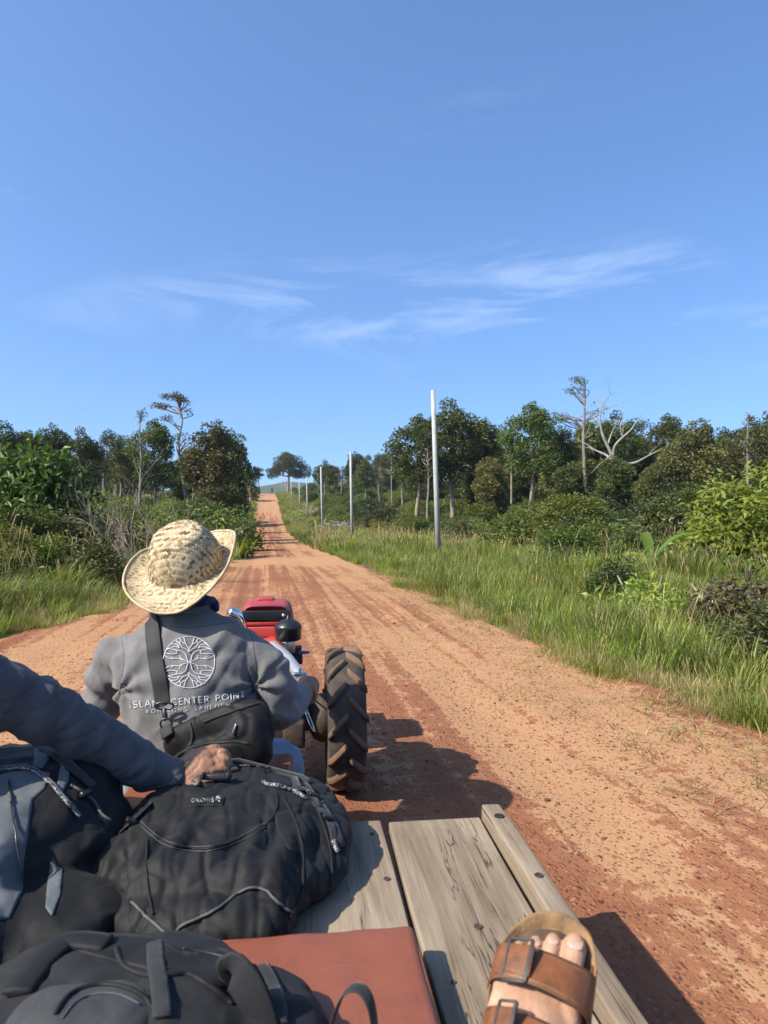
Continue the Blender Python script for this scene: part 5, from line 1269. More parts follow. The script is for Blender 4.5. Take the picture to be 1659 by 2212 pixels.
# ---------------- straw hat
HS = 1.24; HT = HEAD + UP * .028 - FWD * .004 + RGT * .008
ht = empty('straw_hat', HT - UP * .05, 0, 'woven straw hat with turned-up brim on the driver', 'hat')
HM = Matrix.Rotation(R(-9.4), 3, 'Z') @ Matrix.Rotation(R(-9), 3, 'Y') @ Matrix.Rotation(R(28), 3, 'X')
def hat_pt(s, t):
    """s, t: metres on the flat woven sheet; the sheet is draped into crown and brim"""
    r_ = math.hypot(s, t); a = math.atan2(t, s)
    ca, sa = math.cos(a), math.sin(a)
    R1, R2, R3 = .075, .165, .262
    ex, ey = .093, .106
    if r_ < R1:
        q = r_ / R1; rho = .70 * math.sin(q * math.pi / 2 * .92) / math.sin(math.pi / 2 * .92); z = .098 - .020 * q ** 2.2
    elif r_ < R2:
        q = (r_ - R1) / (R2 - R1); rho = .70 + .30 * math.sin(q * math.pi / 2) ; z = .078 - .082 * q ** 1.15
    else:
        q = (r_ - R2) / (R3 - R2); rho = 1.0; z = -.004
    x, y = ex * rho * ca, ey * rho * sa
    if r_ >= R2:
        side = abs(ca) ** 1.25; back = max(0, -sa) ** 2; front = max(0, sa) ** 2
        wd = .062 + .012 * back
        lift = side * (.038 if ca > 0 else .014) - .020 * back - .016 * front
        outx = 1 - side * (.14 if ca > 0 else .04)
        x += wd * q * ca * outx * (1 - .25 * q * side * (ca > 0)); y += wd * q * sa; z += lift * q ** 1.5 - .010 * math.sin(q * math.pi)
        z += .003 * math.sin(a * 5 + 1) * q
    z += .002 * noise.noise(Vector((s * 30, t * 30, 0)))
    return Vector((x, y, z))
def hat_n(s, t):
    e = .002; a = hat_pt(s + e, t) - hat_pt(s - e, t); b_ = hat_pt(s, t + e) - hat_pt(s, t - e); n_ = a.cross(b_); return n_.normalized() if n_.length > 1e-12 else Vector((0, 0, 1))
cell = .0066; v, f, tn = [], [], []; K = int(.262 / cell) + 2; rh = np.random.default_rng(77)
ca45, sa45 = math.cos(.6), math.sin(.6)
def pad(i0, j0, wi, wj):
    gx_, gy_ = [.02, .5, .98], [.02, .5, .98]; b_ = len(v); col = rh.random()
    ctr = ((i0 + wi / 2) * cell, (j0 + wj / 2) * cell); cs = (ctr[0] * ca45 - ctr[1] * sa45, ctr[0] * sa45 + ctr[1] * ca45)
    if math.hypot(*cs) > .262: return
    nl = noise.noise(Vector((cs[0] * 14, cs[1] * 14, 3)))
    tone = .66 + .20 * nl + rh.normal() * .17 - (.26 if wi > wj else 0) * (1 if math.hypot(*cs) < .19 else .5)
    if rh.random() < .14: tone -= .32
    for b2 in gy_:
        for a2 in gx_:
            p_ = ((i0 + wi * a2) * cell, (j0 + wj * b2) * cell); s_, t_ = p_[0] * ca45 - p_[1] * sa45, p_[0] * sa45 + p_[1] * ca45
            hgt = .0012 * math.sin(math.pi * (a2 if wi > wj else b2)) * (.75 + .25 * math.sin(math.pi * (b2 if wi > wj else a2))) + .0002
            v.append(HT + HM @ ((hat_pt(s_, t_) + hat_n(s_, t_) * hgt) * HS)); tn.append(min(1, max(0, tone)))
    for y_ in range(2):
        for x_ in range(2): q = b_ + y_ * 3 + x_; f.append((q, q + 1, q + 4, q + 3))
for j in range(-K, K):
    for i in range(-K, K):
        k = (i + j) % 4
        if k == 0: pad(i, j, 2, 1)
        elif k == 2: pad(i, j, 1, 2)
me = mesh('weave', v, f); add_tint(me, tn); o = link('weave', me, M_STRAW, ht); tag(o, kind='stuff')
# inner layer and bound rim
v, f = [], []; nr, na = 26, 72
for i in range(nr + 1):
    for j in range(na):
        a = 2 * math.pi * j / na; r_ = .001 + .261 * i / nr; q = hat_pt(r_ * math.cos(a), r_ * math.sin(a)); v.append(HT + HM @ ((q - hat_n(r_ * math.cos(a), r_ * math.sin(a)) * .0012) * HS))
for i in range(nr):
    for j in range(na): f.append((i * na + j, i * na + (j + 1) % na, (i + 1) * na + (j + 1) % na, (i + 1) * na + j))
me = mesh('lining', v, f); add_tint(me, [.12] * len(v)); link('lining', me, M_STRAW, ht)
rp = [HT + HM @ (hat_pt(.262 * math.cos(a), .262 * math.sin(a)) * HS) for a in np.linspace(0, 2 * math.pi, 90)]
vv, ff = loft(rp, [.0042] * 90, 8); me = mesh('brim_edge', vv, ff); add_tint(me, [.55 + .4 * noise.noise(Vector((q[0] * 60, q[1] * 60, q[2] * 60))) for q in vv]); link('brim_edge', me, M_STRAW, ht)

# ---------------- the driver's shoulder bag
sb = empty('shoulder_bag', P(470, 1640, 1.98), 0, 'black shoulder bag slung across the driver\'s lower back', 'bag')
mb = MB(); rot = Matrix.Rotation(-YAW, 3, 'Z') @ Matrix.Rotation(R(-18), 3, 'Y')
mb.add(*ellipsoid(P(476, 1592, 1.975), (.158, .036, .082), rot, 3.0)); mb.add(*ellipsoid(P(540, 1604, 1.955), (.058, .045, .078), rot, 2.6)); mb.add(*ellipsoid(P(465, 1632, 1.93), (.09, .03, .045), rot, 3.5))
def bagfold(c, n_): return .009 * noise.noise(c * 10 + Vector((3, 0, 0))) - .006 * max(0, 1 - abs(noise.noise(Vector((c.x * 7 + c.z * 9, c.y * 6, c.z * 7 - c.x * 6)))) * 6) + .009 * (ridged(Vector((c.x * 9 + c.z * 8, c.y * 5, c.z * 4))) - .5)
SBm = remesh(mb, .006, 4, bagfold, 'bag_body'); SBO = link('bag_body', SBm, M_BLACK2, sb); bvS = bvh_of(SBO)
sp_ = hitline(bvJ, [(327, 1336), (331, 1370), (337, 1420), (345, 1470), (354, 1521)], .004, 6)
sp_ = [P(324, 1322, 2.23), P(325, 1328, 2.17)] + sp_
MB().add(*loft(sp_, [(.0235, .0018)] * len(sp_), 10, up=-FWD)).build('strap', M_WEB, sb)
mb = MB(); ctr = P(355, 1525, 1.985); mb.tube([ctr + RGT * (.026 * math.cos(a)) + UP * (.010 * math.sin(a)) for a in np.linspace(0, 2 * math.pi, 24)], .0032, 8); mb.build('strap_loop', M_BPLAST, sb)
mb = MB(); mb.tube([P(355, 1532, 1.98), P(356, 1545, 1.975), P(357, 1555, 1.97)], [.005, .008, .006], 8); mb.build('snap_hook', M_BPLAST, sb)
mb = MB(); ctr = P(359, 1564, 1.965); mb.tube([ctr + RGT * (.016 * math.cos(a)) + UP * (.015 * math.sin(a)) for a in np.linspace(0, 2 * math.pi, 24)], .003, 8); mb.build('ring', M_BPLAST, sb)
q = [h_ for h_ in (hit(bvS, a, b_, .003) for a, b_ in ((356, 1580), (360, 1575), (362, 1600))) if h_ is not None]
mb = MB(); mb.tube([P(357, 1570, 1.965), P(362, 1590, 1.945)], [(.02), (.022)], 8, flat=.2, up=-FWD); mb.build('tab', M_WEB, sb)
for pts in ([(375, 1640), (400, 1622), (450, 1608), (500, 1603), (535, 1606)], [(440, 1560), (480, 1545), (530, 1528), (560, 1520)], [(410, 1560), (416, 1585), (412, 1610)]):
    q = hitline(bvS, pts, .002, 6)
    if len(q) > 2: MB().add(*loft(q, [(.0035, .002)] * len(q), 6, up=-FWD)).build('zip', M_WEB, sb)
q = hitline(bvS, [(512, 1566), (508, 1576), (505, 1586)], .006, 3)
if len(q) > 2: MB().add(*loft(q, .003, 6)).build('zip_pull', M_CHROME, sb)

for q in (DR, ht, sb): q.location = DKP(q.location.copy()); q.scale = (DK,) * 3
# ---------------- driver's seat under him
mb = MB(); mb.box((TC, 2.15, .40), (.36, .40, .07)); st = empty('driver_seat', veh(TC, 2.15, .2), 0, 'terracotta seat pad the driver sits on, glimpsed between the bags', 'seat')
me = MB().box((0, 0, 0), (.50, .42, .09), M=Matrix.Translation(veh(TC - .10, 2.28, .40)) @ Matrix.Rotation(-VY, 4, 'Z')); me.build('pad', M_TERRA, st, bevel=.02, seg=3)
me = MB().box((0, 0, 0), (.10, .3, .46), M=Matrix.Translation(veh(TC, 2.25, .225)) @ Matrix.Rotation(-VY, 4, 'Z')); me.build('post', M_GREASE, st, bevel=.005)

# ================================================================== bags on the deck
RC = Matrix.Rotation(-YAW, 3, 'Z')
def folds(sc, amp, seed, ridge=.5, hs=(1, 1, 1), crease=1.0):
    o = Vector((seed * 1.7, seed * .3, seed * 2.1))
    def fn(c, n_):
        q = Vector((c.x * hs[0], c.y * hs[1], c.z * hs[2])) * sc + o
        return amp * (noise.noise(q) + ridge * (ridged(q * 1.9) - .6) + .35 * noise.noise(q * 3.7) - crease * .7 * max(0, 1 - abs(noise.noise(q * 1.4 + o)) * 7) - crease * .45 * max(0, 1 - abs(noise.noise(q * 2.7 - o)) * 7))
    return fn
# central black backpack
bk = empty('backpack', camp(-.33, 1.5, DZ), 0, 'big black backpack lying on the deck in the middle, with hand on its handle', 'backpack')
mb = MB()
mb.add(*ellipsoid(camp(-.335, 1.48, .612), (.215, .25, .080), RC, 2.5)); mb.add(*ellipsoid(camp(-.31, 1.31, .605), (.19, .125, .078), RC, 2.4))
mb.add(*ellipsoid(camp(-.185, 1.56, .602), (.105, .21, .054), RC @ Matrix.Rotation(R(12), 3, 'Z'), 2.4)); mb.add(*ellipsoid(camp(-.49, 1.40, .598), (.090, .13, .062), RC, 2.1))
mb.add(*ellipsoid(camp(-.305, 1.21, .588), (.155, .09, .055), RC, 2.4)); mb.add(*ellipsoid(camp(-.345, 1.65, .622), (.115, .12, .070), RC, 2.4)); mb.add(*ellipsoid(camp(-.15, 1.40, .585), (.080, .13, .048), RC, 2.2))
def bkfold(c, n_):
    px_ = (c - EYEV); d_ = px_.dot(FWD); r_ = px_.dot(RGT)
    a = folds(5.5, .011, 3, .4, crease=.15)(c, n_)
    for sx, sd, k_ in ((15, 4, 1), (9, 13, 5), (24, 7, 9)):
        a -= .0042 * max(0, 1 - abs(noise.noise(Vector((r_ * sx + d_ * 3, d_ * sd, c.z * 6 + k_)))) * 6) ** 1.3
    a += .008 * math.sin(r_ * 95 + 2.2 * noise.noise(c * 9)) * max(0, 1 - abs((d_ - 1.30) / .10)) * max(0, n_.z)      # gathers below the lid seam
    a += .004 * (ridged(Vector((r_ * 13, d_ * 5, c.z * 7))) - .5)
    return a
BKO = link('pack_body', remesh(mb, .0046, 3, bkfold, 'pack_body'), M_BLACKF, bk); bvB = bvh_of(BKO)
def onbag(name, bv, pts, rad, m_, par, off=.001, n=7, flat=None):
    q = hitline(bv, pts, off, n)
    if len(q) < 3: return None
    return MB().add(*loft(q, rad if flat is None else [(rad, rad * flat)] * len(q), 7)).build(name, m_, par)
onbag('lid_seam', bvB, [(305, 1780), (345, 1815), (395, 1832), (455, 1833), (520, 1812), (575, 1782), (598, 1745), (596, 1715)], .0022, M_BLACK2, bk)
onbag('side_seam', bvB, [(318, 1815), (316, 1860), (322, 1930), (330, 1975)], .0022, M_BLACK2, bk)
onbag('side_seam', bvB, [(610, 1720), (640, 1780), (655, 1850), (650, 1930), (625, 1985)], .0026, M_BLACK2, bk)
onbag('side_seam', bvB, [(655, 1700), (690, 1760), (712, 1830), (716, 1900), (700, 1960)], .0024, M_BLACK2, bk)
onbag('elastic_cord', bvB, [(287, 1950), (310, 1975), (345, 2005), (378, 2030)], .0026, M_CORDG, bk, .003)
onbag('elastic_cord', bvB, [(378, 2030), (392, 2003), (430, 1984), (480, 1960), (520, 1928), (548, 1918), (572, 1924), (600, 1952), (628, 1972)], .0026, M_CORDG, bk, .003)
onbag('speckled_cord', bvB, [(568, 1692), (578, 1698), (600, 1700), (620, 1706), (640, 1715), (660, 1728)], .0042, M_CORD, bk, .004)
onbag('speckled_cord', bvB, [(420, 1682), (416, 1690), (424, 1700), (430, 1692), (424, 1682)], .0036, M_CORD, bk, .004)
onbag('speckled_cord', bvB, [(718, 1818), (724, 1830), (728, 1842)], .005, M_CORD, bk, .004)
onbag('piping', bvB, [(500, 1648), (540, 1645), (590, 1652), (630, 1668), (665, 1692)], .010, M_WEB, bk, .0)
onbag('strap', bvB, [(632, 1672), (640, 1700), (668, 1712), (700, 1760)], .013, M_WEB, bk, .002, 6, .2)
onbag('strap', bvB, [(690, 1740), (720, 1780), (735, 1830)], .011, M_WEB, bk, .002, 6, .2)
patch('label_patch', bvB, [(402, 1724), (486, 1722), (482, 1741), (398, 1744)], M_BLACK2, bk, .002, .002, 6)
patch('pocket_flap', bvB, [(590, 1760), (640, 1745), (668, 1790), (660, 1850), (628, 1840), (600, 1800)], M_BLACK2, bk, .001, .004, 6)
def simond(p0, p1, cap):        # the word stands upside down on the pack
    L = text_lines('SIMOND', p0, p1, cap, .34); return L
strokes('label_lettering', bvB, simond((462, 1729), (414, 1731), 7.0), .0008, M_LABEL, bk, .0052)
strokes('label_lettering', bvB, [[(467, 1728), (476, 1730)], [(476, 1728), (466, 1732)], [(470, 1733), (474, 1736)], [(469, 1726), (475, 1726)]], .0012, M_LABEL, bk, .0052)
# buckle and grab handle
bq = hit(bvB, 468, 1690, .012) ; hb = Matrix.Translation(bq) @ Matrix.Rotation(-YAW, 4, 'Z') @ Matrix.Rotation(R(-14), 4, 'X')
mb = MB(); mb.box((0, 0, 0), (.062, .022, .012), M=hb); mb.box((.0, .020, .002), (.05, .022, .007), M=hb); mb.box((-.028, -.006, .003), (.008, .03, .014), M=hb); mb.box((.028, -.006, .003), (.008, .03, .014), M=hb); mb.build('buckle', M_BPLAST, bk, bevel=.003)
hq = [hit(bvB, 415, 1672, .004), P(425, 1652, 1.66), P(455, 1640, 1.665), P(490, 1650, 1.665), hit(bvB, 505, 1668, .004)]
hq = [q for q in hq if q is not None]
MB().add(*loft(spline(hq, 5), [(.013, .004)] * ((len(hq) - 1) * 5 + 1), 8, up=UP)).build('grab_handle', M_WEB, bk)

# webbing, zip with teeth, buckles on the pack's far side
for pts in ([(690, 1735), (705, 1760), (716, 1790), (722, 1830)], [(655, 1690), (672, 1715), (684, 1745)], [(330, 1735), (300, 1765), (262, 1800)]):
    onbag('compression_strap', bvB, pts, .009, M_WEB, bk, .003, 6, .22)
zp = hitline(bvB, [(520, 1655), (560, 1657), (600, 1664), (640, 1680), (668, 1700)], .002, 14)
for i in range(0, len(zp) - 1):
    mb = MB(); mb.box(zp[i], (.0045, .0045, .003)); mb.build('zip_tooth', M_BPLAST, bk)
for a_, b_ in ((706, 1768), (675, 1722), (286, 1778)):
    q = hit(bvB, a_, b_, .006)
    if q is not None:
        mb = MB(); mb.box((0, 0, 0), (.022, .016, .008), M=Matrix.Translation(q) @ Matrix.Rotation(-YAW + .4, 4, 'Z') @ Matrix.Rotation(R(25), 4, 'Y')); mb.build('strap_buckle', M_BPLAST, bk, bevel=.002)
for off_ in (-5, 5):
    onbag('stitching', bvB, [(305, 1780 + off_), (345, 1815 + off_), (395, 1832 + off_), (455, 1833 + off_), (520, 1812 + off_), (575, 1782 + off_)], .0008, M_CORDG, bk, .0012)
# left pack with pale panels
lb_ = empty('backpack', camp(-.74, 1.42, DZ), 0, 'black backpack with pale grey panels at the left edge under the arm', 'backpack')
mb = MB()
mb.add(*ellipsoid(camp(-.76, 1.46, .655), (.20, .24, .118), RC, 2.7)); mb.add(*ellipsoid(camp(-.79, 1.27, .635), (.19, .13, .10), RC, 2.5)); mb.add(*ellipsoid(camp(-.62, 1.42, .62), (.10, .16, .085), RC, 2.4)); mb.add(*ellipsoid(camp(-.60, 1.21, .588), (.16, .14, .05), RC, 2.4)); mb.add(*ellipsoid(camp(-.74, 1.14, .60), (.18, .12, .06), RC, 2.4))
LBO = link('pack_body', remesh(mb, .007, 4, folds(6, .014, 9, .5, crease=.3), 'left_pack'), M_BLACK2, lb_); bvL = bvh_of(LBO)
patch('grey_panel', bvL, [(-40, 1690), (20, 1668), (75, 1665), (108, 1672), (96, 1705), (70, 1728), (62, 1790), (50, 1860), (48, 1925), (20, 1985), (-40, 1990)], M_PACKG, lb_, .002, .004, 7)
patch('grey_panel', bvL, [(75, 1612), (100, 1605), (106, 1640), (92, 1660), (72, 1655)], M_PACKG, lb_, .002, .003, 6)
patch('grey_panel', bvL, [(132, 1652), (152, 1648), (146, 1690), (130, 1722), (122, 1700)], M_PACKG, lb_, .002, .003, 6)
patch('grey_panel', bvL, [(108, 1860), (135, 1878), (130, 1935), (112, 1980), (98, 1960)], M_PACKG, lb_, .002, .003, 6)
for k, off_ in enumerate((0, 5)):
    onbag('compression_cord', bvL, [(-20, 1668 + off_), (30, 1660 + off_), (70, 1664 + off_), (105, 1690 + off_), (140, 1730 + off_), (168, 1762 + off_)], .0030, M_CORD if k else M_PACKG, lb_, .006)
onbag('zip_cord', bvL, [(20, 1690), (24, 1735), (28, 1790), (34, 1850), (48, 1905)], .0018, M_BPLAST, lb_, .007)
onbag('zip_pull', bvL, [(21, 1722), (24, 1740)], .003, M_CORDG, lb_, .009)
onbag('draw_cord', bvL, [(150, 1700), (175, 1715), (200, 1735), (215, 1760), (235, 1775)], .0028, M_CORDG, lb_, .005)
onbag('toggle', bvL, [(172, 1722), (188, 1716)], .007, M_BPLAST, lb_, .007, 3)
onbag('strap', bvL, [(60, 1600), (110, 1625), (160, 1665), (200, 1700)], .014, M_WEB, lb_, .003, 6, .25)

M_POCK = fabric('grey_pocket', (.034, .0345, .037), 1200, .8, .006, 14, .25, sheen=.02)
# near bag in the bottom left corner
nb = empty('rucksack', camp(-.30, .86, DZ), 0, 'dark grey rucksack close to the camera in the bottom left corner', 'backpack')
mb = MB()
mb.add(*ellipsoid(camp(-.34, .84, .635), (.20, .17, .090), RC, 2.7)); mb.add(*ellipsoid(camp(-.37, .87, .675), (.13, .09, .045), RC, 2.5)); mb.add(*ellipsoid(camp(-.17, .86, .615), (.105, .12, .075), RC, 2.4)); mb.add(*ellipsoid(camp(-.44, .72, .65), (.10, .08, .07), RC, 2.4))
mb.add(*ellipsoid(camp(-.10, .80, .60), (.07, .10, .05), RC, 2.4))
NBO = link('pack_body', remesh(mb, .006, 4, folds(6, .013, 15, .5, crease=.3), 'near_pack'), M_DGREY, nb); bvN = bvh_of(NBO)
fl = [camp(-.150, .88, .640), camp(-.165, .875, .690), camp(-.180, .865, .722), camp(-.178, .85, .730), camp(-.160, .84, .715), camp(-.142, .835, .685), camp(-.13, .83, .65)]
fl = spline(fl, 5); MB().add(*loft(fl, lerp_list([(.020, .004), (.024, .003), (.022, .003), (.012, .003)], len(fl)), 10, up=FWD)).build('flap', M_DGREY, nb)
mb = MB(); mb.add(*ellipsoid(camp(-.335, .795, .665), (.098, .075, .072), RC, 2.6)); mb.add(*ellipsoid(camp(-.23, .80, .65), (.07, .06, .05), RC, 2.4)); FPO = link('front_pocket', remesh(mb, .006, 4, folds(7, .008, 21, .5, crease=.3), 'front_pocket'), M_POCK, nb)
bvP = bvh_of(FPO)
for pts, r_, m_ in (([(120, 2190), (150, 2150), (200, 2130), (260, 2132), (310, 2155), (335, 2195)], .0030, M_BLACK2), ([(135, 2200), (165, 2165), (210, 2148), (258, 2150), (300, 2170)], .0010, M_CORDG), ([(345, 2140), (350, 2175), (352, 2210)], .004, M_BLACK2)):
    q = hitline(bvP, pts, .001, 7)
    if len(q) > 2: MB().add(*loft(q, r_, 7)).build('pocket_seam', m_, nb)
onbag('webbing', bvN, [(335, 2040), (338, 2080), (345, 2130), (350, 2200)], .011, M_WEB, nb, .003, 6, .22)
onbag('webbing', bvN, [(560, 2080), (585, 2120), (600, 2170), (605, 2210)], .010, M_WEB, nb, .003, 6, .22)
onbag('stitching', bvN, [(395, 2052), (440, 2060), (500, 2075), (560, 2105)], .0010, M_CORDG, nb, .002)
onbag('strap', bvN, [(40, 2150), (90, 2085), (150, 2040), (230, 2045)], .020, M_BLACK2, nb, .004, 6, .3)
onbag('seam', bvN, [(250, 2050), (270, 2090), (330, 2110), (400, 2105), (450, 2130), (500, 2170)], .004, M_BLACK2, nb, .001)
patch('lid', bvN, [(150, 2050), (240, 2018), (330, 2025), (400, 2060), (480, 2050), (560, 2080), (600, 2150), (520, 2150), (420, 2110), (330, 2100), (250, 2080)], M_BLACK2, nb, .002, .004, 9)
sq = [camp(-.60, .78, .58), camp(-.535, .80, .64), camp(-.47, .83, .69), camp(-.40, .87, .718)]
MB().add(*loft(spline(sq, 6), lerp_list([(.020, .007), (.024, .007), (.022, .006), (.012, .004)], 19), 10, up=UP)).build('shoulder_strap', M_BLACK2, nb)
lp = [camp(-.078, .79, .62), camp(-.062, .80, .690), camp(-.047, .81, .728), camp(-.028, .81, .737), camp(-.014, .80, .722), camp(-.010, .79, .68), camp(-.018, .78, .61)]
lp = spline(lp, 6); MB().add(*loft(lp, [(.0016, .0095)] * len(lp), 10, up=VF + RGT * .5)).build('webbing_loop', M_WEB, nb)

# cushion
cu = MB(); cu.box((-.035, .70, DZ + .031), (.435, .88, .058)); o = cu.build('seat_cushion', M_TERRA, None, bevel=.016, seg=4, loc=(0, 0, 0)); o.rotation_euler = (0, 0, -VY)
o.data.transform(Matrix.Translation((.035, -.70, -DZ))); o.location = veh(-.035, .70, DZ); CUSH = o; tag(o, 'flat terracotta vinyl seat cushion on the planks beside the rucksack', 'cushion')
bm = bmesh.new(); bm.from_mesh(o.data); bmesh.ops.subdivide_edges(bm, edges=[e for e in bm.edges if e.calc_length() > .1], cuts=14, use_grid_fill=True)
for v in bm.verts:
    if v.co.z > .045: v.co.z += .009 * noise.noise(v.co * 6) + .004 * noise.noise(v.co * 16) + .006 * (1 - (abs(v.co.x) / .235) ** 4) * (1 - (abs(v.co.y) / .43) ** 4)
bm.to_mesh(o.data); bm.free()

# piped edge sewn round the cushion's top
cp = []
for cx_, cy_, a0 in ((.2175 - .02, .44 - .02, 0), (-.2175 + .02, .44 - .02, 90), (-.2175 + .02, -.44 + .02, 180), (.2175 - .02, -.44 + .02, 270)):
    for a in np.linspace(a0, a0 + 90, 6): cp.append((cx_ + .0185 * math.cos(R(a)), cy_ + .0185 * math.sin(R(a)), .053))
cp.append(cp[0]); vv, ff = loft(cp, .0032, 7); link('piping', mesh('piping', vv, ff), M_TERRA, CUSH, loc=(0, 0, 0))
# ================================================================== passenger at the left: arm across the bags
pc = camp(-1.02, 1.30, DZ)
pn = empty('person', pc, 0, 'passenger in blue-grey sleeve reaching from the left edge to hold the black backpack', 'person')
AP = [P(-90, 1478, 1.37), P(-20, 1496, 1.41), P(60, 1524, 1.45), P(130, 1556, 1.49), P(190, 1590, 1.525), P(250, 1627, 1.555), P(310, 1656, 1.58), P(352, 1673, 1.595), P(380, 1681, 1.605)]
AR = [.082, .076, .064, .057, .058, .056, .048, .041, .037]
TORP = [camp(-1.02, 1.30, .58), camp(-1.01, 1.31, .72), camp(-1.0, 1.33, .88), camp(-.99, 1.34, .99), camp(-.99, 1.345, 1.06)]
def pass_arm(mb, k, tk):
    mb.add(*loft(spline(TORP, 5), lerp_list([(.17 * tk, .13 * tk), (.165 * tk, .12 * tk), (.19 * tk, .12 * tk), (.17 * tk, .10 * tk), (.08 * tk, .07 * tk)], 21), 24, up=FWD, power=2.4))
    mb.add(*slimb([camp(-.95, 1.34, .98), camp(-.86, 1.345, .965)] + AP, [.07 * k, .078 * k] + [q * k for q in AR], 6, 20))
    mb.add(*slimb([camp(-1.03, 1.34, .98), camp(-1.17, 1.34, .93), camp(-1.22, 1.28, .75), camp(-1.16, 1.42, .66)], [.07 * k, .068 * k, .058 * k, .045 * k], 6, 16))
mb = MB(); pass_arm(mb, 1.0, 1.0)
def sleevef(c, n_):
    q = c - AP[3]; ax = (AP[-1] - AP[0]).normalized(); t_ = q.dot(ax)
    a = .006 * noise.noise(c * 9) + .004 * noise.noise(Vector((c.x * 22, c.y * 22, c.z * 16)))
    a += .0045 * math.sin(t_ * 95 + 3 * noise.noise(c * 7) + n_.z * 2.0) * (math.exp(-((t_ + .02) / .10) ** 2) + math.exp(-((t_ - .27) / .07) ** 2))
    for sx, k_ in ((11, 1), (17, 6)):
        a += (.004 if k_ == 1 else -.0035) * max(0, 1 - abs(noise.noise(Vector((t_ * sx, (q.z * 2 - t_) * sx * .55, q.dot(FWD) * sx * .4 + k_)))) * 6) ** 1.4
    return a
PJ = link('jacket', remesh(mb, .005, 4, sleevef, 'passenger_jacket'), M_JACKET2, pn)
mb = MB(); pass_arm(mb, .72, .86)
WR, KN = P(374, 1680, 1.60), P(452, 1647, 1.635)
ax = (KN - WR).normalized(); bk_n = (UP * .8 - FWD * .45); bk_n = (bk_n - ax * bk_n.dot(ax)).normalized(); lat = ax.cross(bk_n)     # lat points to the thumb or little finger side
if lat.dot(FWD) < 0: lat = -lat
mb.add(*slimb([AP[-3], AP[-2], WR], [.034, .031, (.029)], 4, 14))
mb.add(*loft(spline([WR - ax * .01, WR.lerp(KN, .35) + bk_n * .006, WR.lerp(KN, .75) + bk_n * .010, KN + bk_n * .006], 5), lerp_list([(.028, .024), (.038, .022), (.043, .019), (.041, .016)], 16), 16, up=bk_n))
for k, (o_, L) in enumerate(((.034, .040), (.012, .046), (-.011, .044), (-.032, .036))):      # far (little) .. near (index)
    k0 = KN + lat * o_ + bk_n * (.008 - abs(o_) * .1) + ax * (.004 - abs(o_ - .005) * .25)
    k1 = k0 + ax * L * .85 + bk_n * .002 - UP * .008; k2 = k1 + ax * .008 - UP * .026; k3 = k2 - ax * .018 - UP * .012
    mb.add(*slimb([k0 - ax * .02, k0, k0.lerp(k1, .5) + bk_n * .002, k1, k2, k3], [.0115, .0122, .0100, .0108, .0092, .0082], 4, 10))
    mb.add(*ellipsoid(k0 + bk_n * .004, (.0115, .0115, .010)))
th0 = WR.lerp(KN, .32) - lat * .026 - bk_n * .004
mb.add(*slimb([th0 - ax * .012, th0 + ax * .012 - lat * .014, th0 + ax * .046 - lat * .016 - UP * .006, th0 + ax * .070 - lat * .006 - UP * .014], [.016, .0165, .0130, .0105], 5, 10))
mb.add(*slimb([camp(-.99, 1.345, 1.04), camp(-.985, 1.36, 1.11)], [.055, .052], 4, 14)); HP = camp(-.985, 1.375, 1.20)
mb.add(*ellipsoid(HP, (.075, .092, .112))); mb.add(*ellipsoid(HP + FWD * .045 - UP * .06, (.05, .05, .05))); mb.add(*ellipsoid(HP + FWD * .095 - UP * .015, (.013, .018, .026)))
for s_ in (-1, 1): mb.add(*ellipsoid(HP + RGT * .077 * s_ - UP * .01, (.010, .018, .030)))
mb.add(*slimb([camp(-1.16, 1.42, .66), camp(-1.12, 1.50, .63), camp(-1.09, 1.54, .60)], [.03, .036, .03], 4, 12))
for s_ in (-.08, .08):
    hp = camp(-1.02 + s_, 1.32, .64); kn = camp(-1.30 + s_ * .4, 1.55 + s_, .63); an = camp(-1.34 + s_ * .4, 1.58 + s_, .24)
    mb.add(*slimb([hp, hp.lerp(kn, .5), kn], [.08, .07, .055], 4, 14)); mb.add(*slimb([kn, kn.lerp(an, .5), an], [.054, .05, .036], 4, 12)); mb.add(*slimb([an, an - RGT * .08 - UP * .05, an - RGT * .16 - UP * .06], [.034, .034, .024], 4, 10))
def knuck(c, n_): return .0013 * noise.noise(c * 60) + .0008 * noise.noise(c * 140) - .0016 * max(0, 1 - abs(noise.noise(c * 34)) * 7)
link('body', remesh(mb, .0034, 2, knuck, 'passenger_body'), M_SKIN, pn)
mb = MB()
for s_ in (-.08, .08):
    hp = camp(-1.02 + s_, 1.32, .64); kn = camp(-1.30 + s_ * .4, 1.55 + s_, .63); an = camp(-1.34 + s_ * .4, 1.58 + s_, .30)
    mb.add(*slimb([hp, hp.lerp(kn, .5), kn], [.10, .088, .074], 4, 16)); mb.add(*slimb([kn, kn.lerp(an, .5), an], [.074, .068, .056], 4, 14))
link('trousers', remesh(mb, .01, 4, jeanf, 'trousers'), M_JEANS, pn)
mb = MB(); mb.add(*ellipsoid(HP - FWD * .008 + UP * .012, (.08, .095, .108))); hm = remesh(mb, .007, 2, None, 'hair'); cut(hm, [lambda c: (c - HP).dot(FWD) > .055 or c.z < HP.z - .05]); link('hair', hm, M_HAIR, pn)
